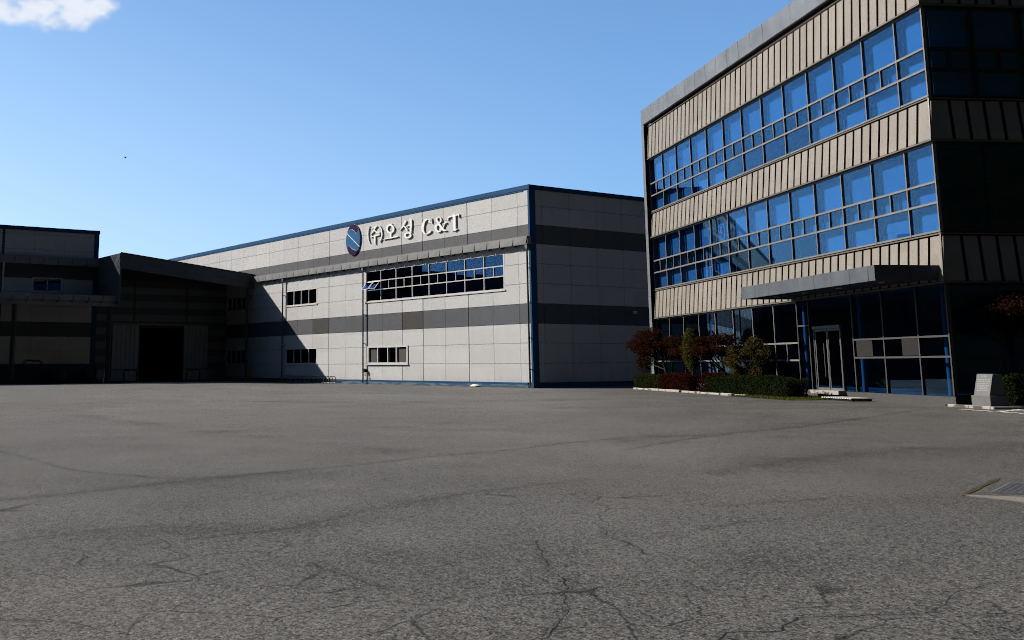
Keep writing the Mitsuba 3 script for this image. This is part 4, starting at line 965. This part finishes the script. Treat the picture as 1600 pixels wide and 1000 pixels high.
for i, (cx, cy, cz, rx, ry, rz, fy, lab, sd) in enumerate((
        (-1.3, 24.0, 2.2, 1.0, 3.0, 0.95, 21.9, 'spreading dark red maple at the far end of the planted bed', 31),
        (-1.25, 15.6, 2.1, 0.95, 2.0, 0.75, 14.9, 'low dark red maple between the green shrub and the olive shrub', 37))):
    bl = blobs_in((cx, cy, cz), (rx, ry, rz), 30, sd, (0.26, 0.42))
    if i == 0: bl += [(-1.3, 25.6, 1.7, 0.5, 0.7, 0.5), (-1.3, 25.9, 1.3, 0.35, 0.45, 0.4)]
    tree('maple_tree', lab, 'tree', MO, None, limbs_to((cx, fy, 0.12), (cx, cy * 0.5 + fy * 0.5, cz - 0.35), bl, sd, 0.06, 10), bl, 20000 if i == 0 else 13000, 0.085, 'm_leaf_maple', sd, 'red maples in front of the offices')
bl = [(-1.45, 18.4 + dx, z, 0.36 * w, 0.62 * w, 0.3) for z, w, dx in ((1.25, 0.45, 0.0), (1.55, 0.75, 0.05), (1.9, 0.95, 0), (2.25, 1.0, 0.1), (2.6, 0.85, 0.1), (2.85, 0.5, 0.1), (2.1, 0.9, -0.25), (1.75, 0.8, 0.3))]
tree('conical_shrub', 'upright yellow green shrub on a bare stem between the two maples', 'shrub', MO, None, limbs_to((-1.45, 18.1, 0.12), (-1.45, 18.35, 1.6), bl, 5, 0.045), bl, 8000, 0.085, 'm_leaf_cone', 41)
bl = blobs_in((-1.1, 12.75, 1.75), (0.75, 1.5, 0.95), 22, 52, (0.26, 0.42), False)
tree('olive_shrub', 'round shrub with sparse olive and yellow leaves nearest the entrance', 'shrub', MO, None, limbs_to((-1.1, 12.7, 0.12), (-1.1, 12.75, 1.3), bl, 6, 0.04, 12), bl, 8500, 0.09, 'm_leaf_olive', 53)


def hedge(base, label, y0, y1, x0, x1, h, n, m, seed, size=0.06):
    """A clipped hedge: leaves in the outer hand's breadth of a rounded block around a twiggy core."""
    t = thing(base, label, 'hedge')
    rng = np.random.default_rng(seed)
    p = rng.uniform([x0, y0, 0.12], [x1, y1, h], (n * 4, 3))
    d = np.min([p[:, 0] - x0, x1 - p[:, 0], (p[:, 1] - y0), (y1 - p[:, 1]), h - p[:, 2]], axis=0)
    p = p[d < 0.13][:n]
    q = meshkit.fbm(p * 1.6 + seed, 3, seed)[:, None] - 0.5
    p = p + np.array([0.3, 0.25, 0.5]) * q * np.array([np.sign(p[0, 0] - (x0 + x1) / 2), 1, 1]) + rng.normal(0, 0.025, p.shape)
    add(t, 'foliage', leaves(p, size, seed), m, MO)
    add(t, 'twigs', cbox(x0 + 0.17, x1 - 0.17, y0 + 0.17, y1 - 0.17, 0.05, h - 0.2, 0.1), 'm_twigs', MO)
    return t


hedge('clipped_hedge', 'clipped green hedge at the far end of the planted bed', 21.4, 25.2, -2.1, -1.3, 0.86, 11000, 'm_leaf_hedge', 61, 0.07)
hedge('clipped_hedge', 'long dark green clipped hedge beside the entrance', 7.5, 15.4, -2.05, -1.0, 0.88, 22000, 'm_leaf_box', 62, 0.07)
hedge('red_hedge', 'dark red clipped bush next to the far green hedge', 17.5, 21.3, -2.08, -1.35, 0.92, 10000, 'm_leaf_red', 63, 0.07)
hedge('red_hedge', 'small red bush at the left end of the long dark hedge', 15.1, 16.6, -1.85, -1.0, 0.98, 5000, 'm_leaf_red', 64, 0.07)
hedge('round_shrub', 'dark green shrub behind the stone monument', -1.5, -0.3, 0.75, 2.5, 1.02, 6000, 'm_leaf_box', 65, 0.08)
bl = blobs_in((2.7, -1.05, 2.85), (1.7, 0.8, 0.85), 18, 71) + [(0.95, -0.8, 2.95, 0.45, 0.3, 0.25), (1.25, -0.9, 2.45, 0.35, 0.3, 0.3), (0.6, -0.7, 2.85, 0.2, 0.2, 0.12)]
tree('maple_tree', 'red maple in deep shade at the right edge behind the monument', 'tree', MO, None, limbs_to((2.8, -1.05, 0.2), (2.7, -1.05, 2.3), bl, 72, 0.07, 12), bl, 14000, 0.085, 'm_leaf_maple', 73)

# grass
labels['lawn_grass'] = {'kind': 'stuff', 'label': 'thin rough grass beside the kerb and in front of the entrance', 'category': 'grass'}
rng = np.random.default_rng(81)
n = 9000
g = np.vstack([np.c_[rng.uniform(-2.7, -0.1, n), rng.uniform(5.6, 11.0, n)], np.c_[rng.uniform(-2.22, -1.95, n // 2), rng.uniform(10.5, 23, n // 2)]])
keep = meshkit.noise(np.c_[g * 1.4, g[:, :1] * 0], 3) + (-g[:, 0] < 1.8) * 0.25 > 0.38
g = g[keep]
w3 = np.c_[g, np.zeros(len(g)), np.ones(len(g))] @ MO.T
w3[:, 2] = gz(w3[:, 0], w3[:, 1])
b = w3[:, :3]; hh = rng.uniform(0.04, 0.11, len(b))[:, None]; an = rng.uniform(0, 2 * np.pi, len(b)); sd = np.c_[np.cos(an), np.sin(an), an * 0] * 0.012
tip = b + np.c_[rng.normal(0, 0.03, len(b)), rng.normal(0, 0.03, len(b)), hh[:, 0]]
vv = np.stack([b - sd, b + sd, tip], 1).reshape(-1, 3)
add('', 'lawn_grass', trimesh.Trimesh(vv, np.arange(len(vv)).reshape(-1, 3), process=False), 'm_grass')
labels['grass_soil'] = {'kind': 'structure', 'label': 'bare earth under the grass in front of the entrance'}
mat('m_turf', lambda p, n, uv: mix((0.085, 0.105, 0.026), (0.10, 0.09, 0.045), fbm(p.x * 4, p.y * 4, 0, 4)), 0.95, spec=0.1)
add('', 'grass_soil', join([sheet([(-2.6, 5.7), (-0.03, 10.29)], MO, 0.012)]), 'm_turf')

# ------------------------------------------------------------------ bird
bd = np.array([-0.2382, 0.954, 0.1822]) * 70 + [0, 0, CAM_H]
bs = trimesh.creation.icosphere(2, 1.0); bs.vertices *= (0.06, 0.045, 0.04); bs.vertices += bd
wing = [hull([bd + q for q in np.array([(sx * 0.03, -0.03, 0.02), (sx * 0.03, 0.03, 0.02), (sx * 0.13, 0.0, 0.05 + 0.01), (sx * 0.03, 0, 0.03)])]) for sx in (-1, 1)]
bk = add('', 'bird', [bs] + wing, 'm_bird')
labels[bk] = {'label': 'tiny dark bird flying in the blue sky above the left building', 'category': 'bird'}
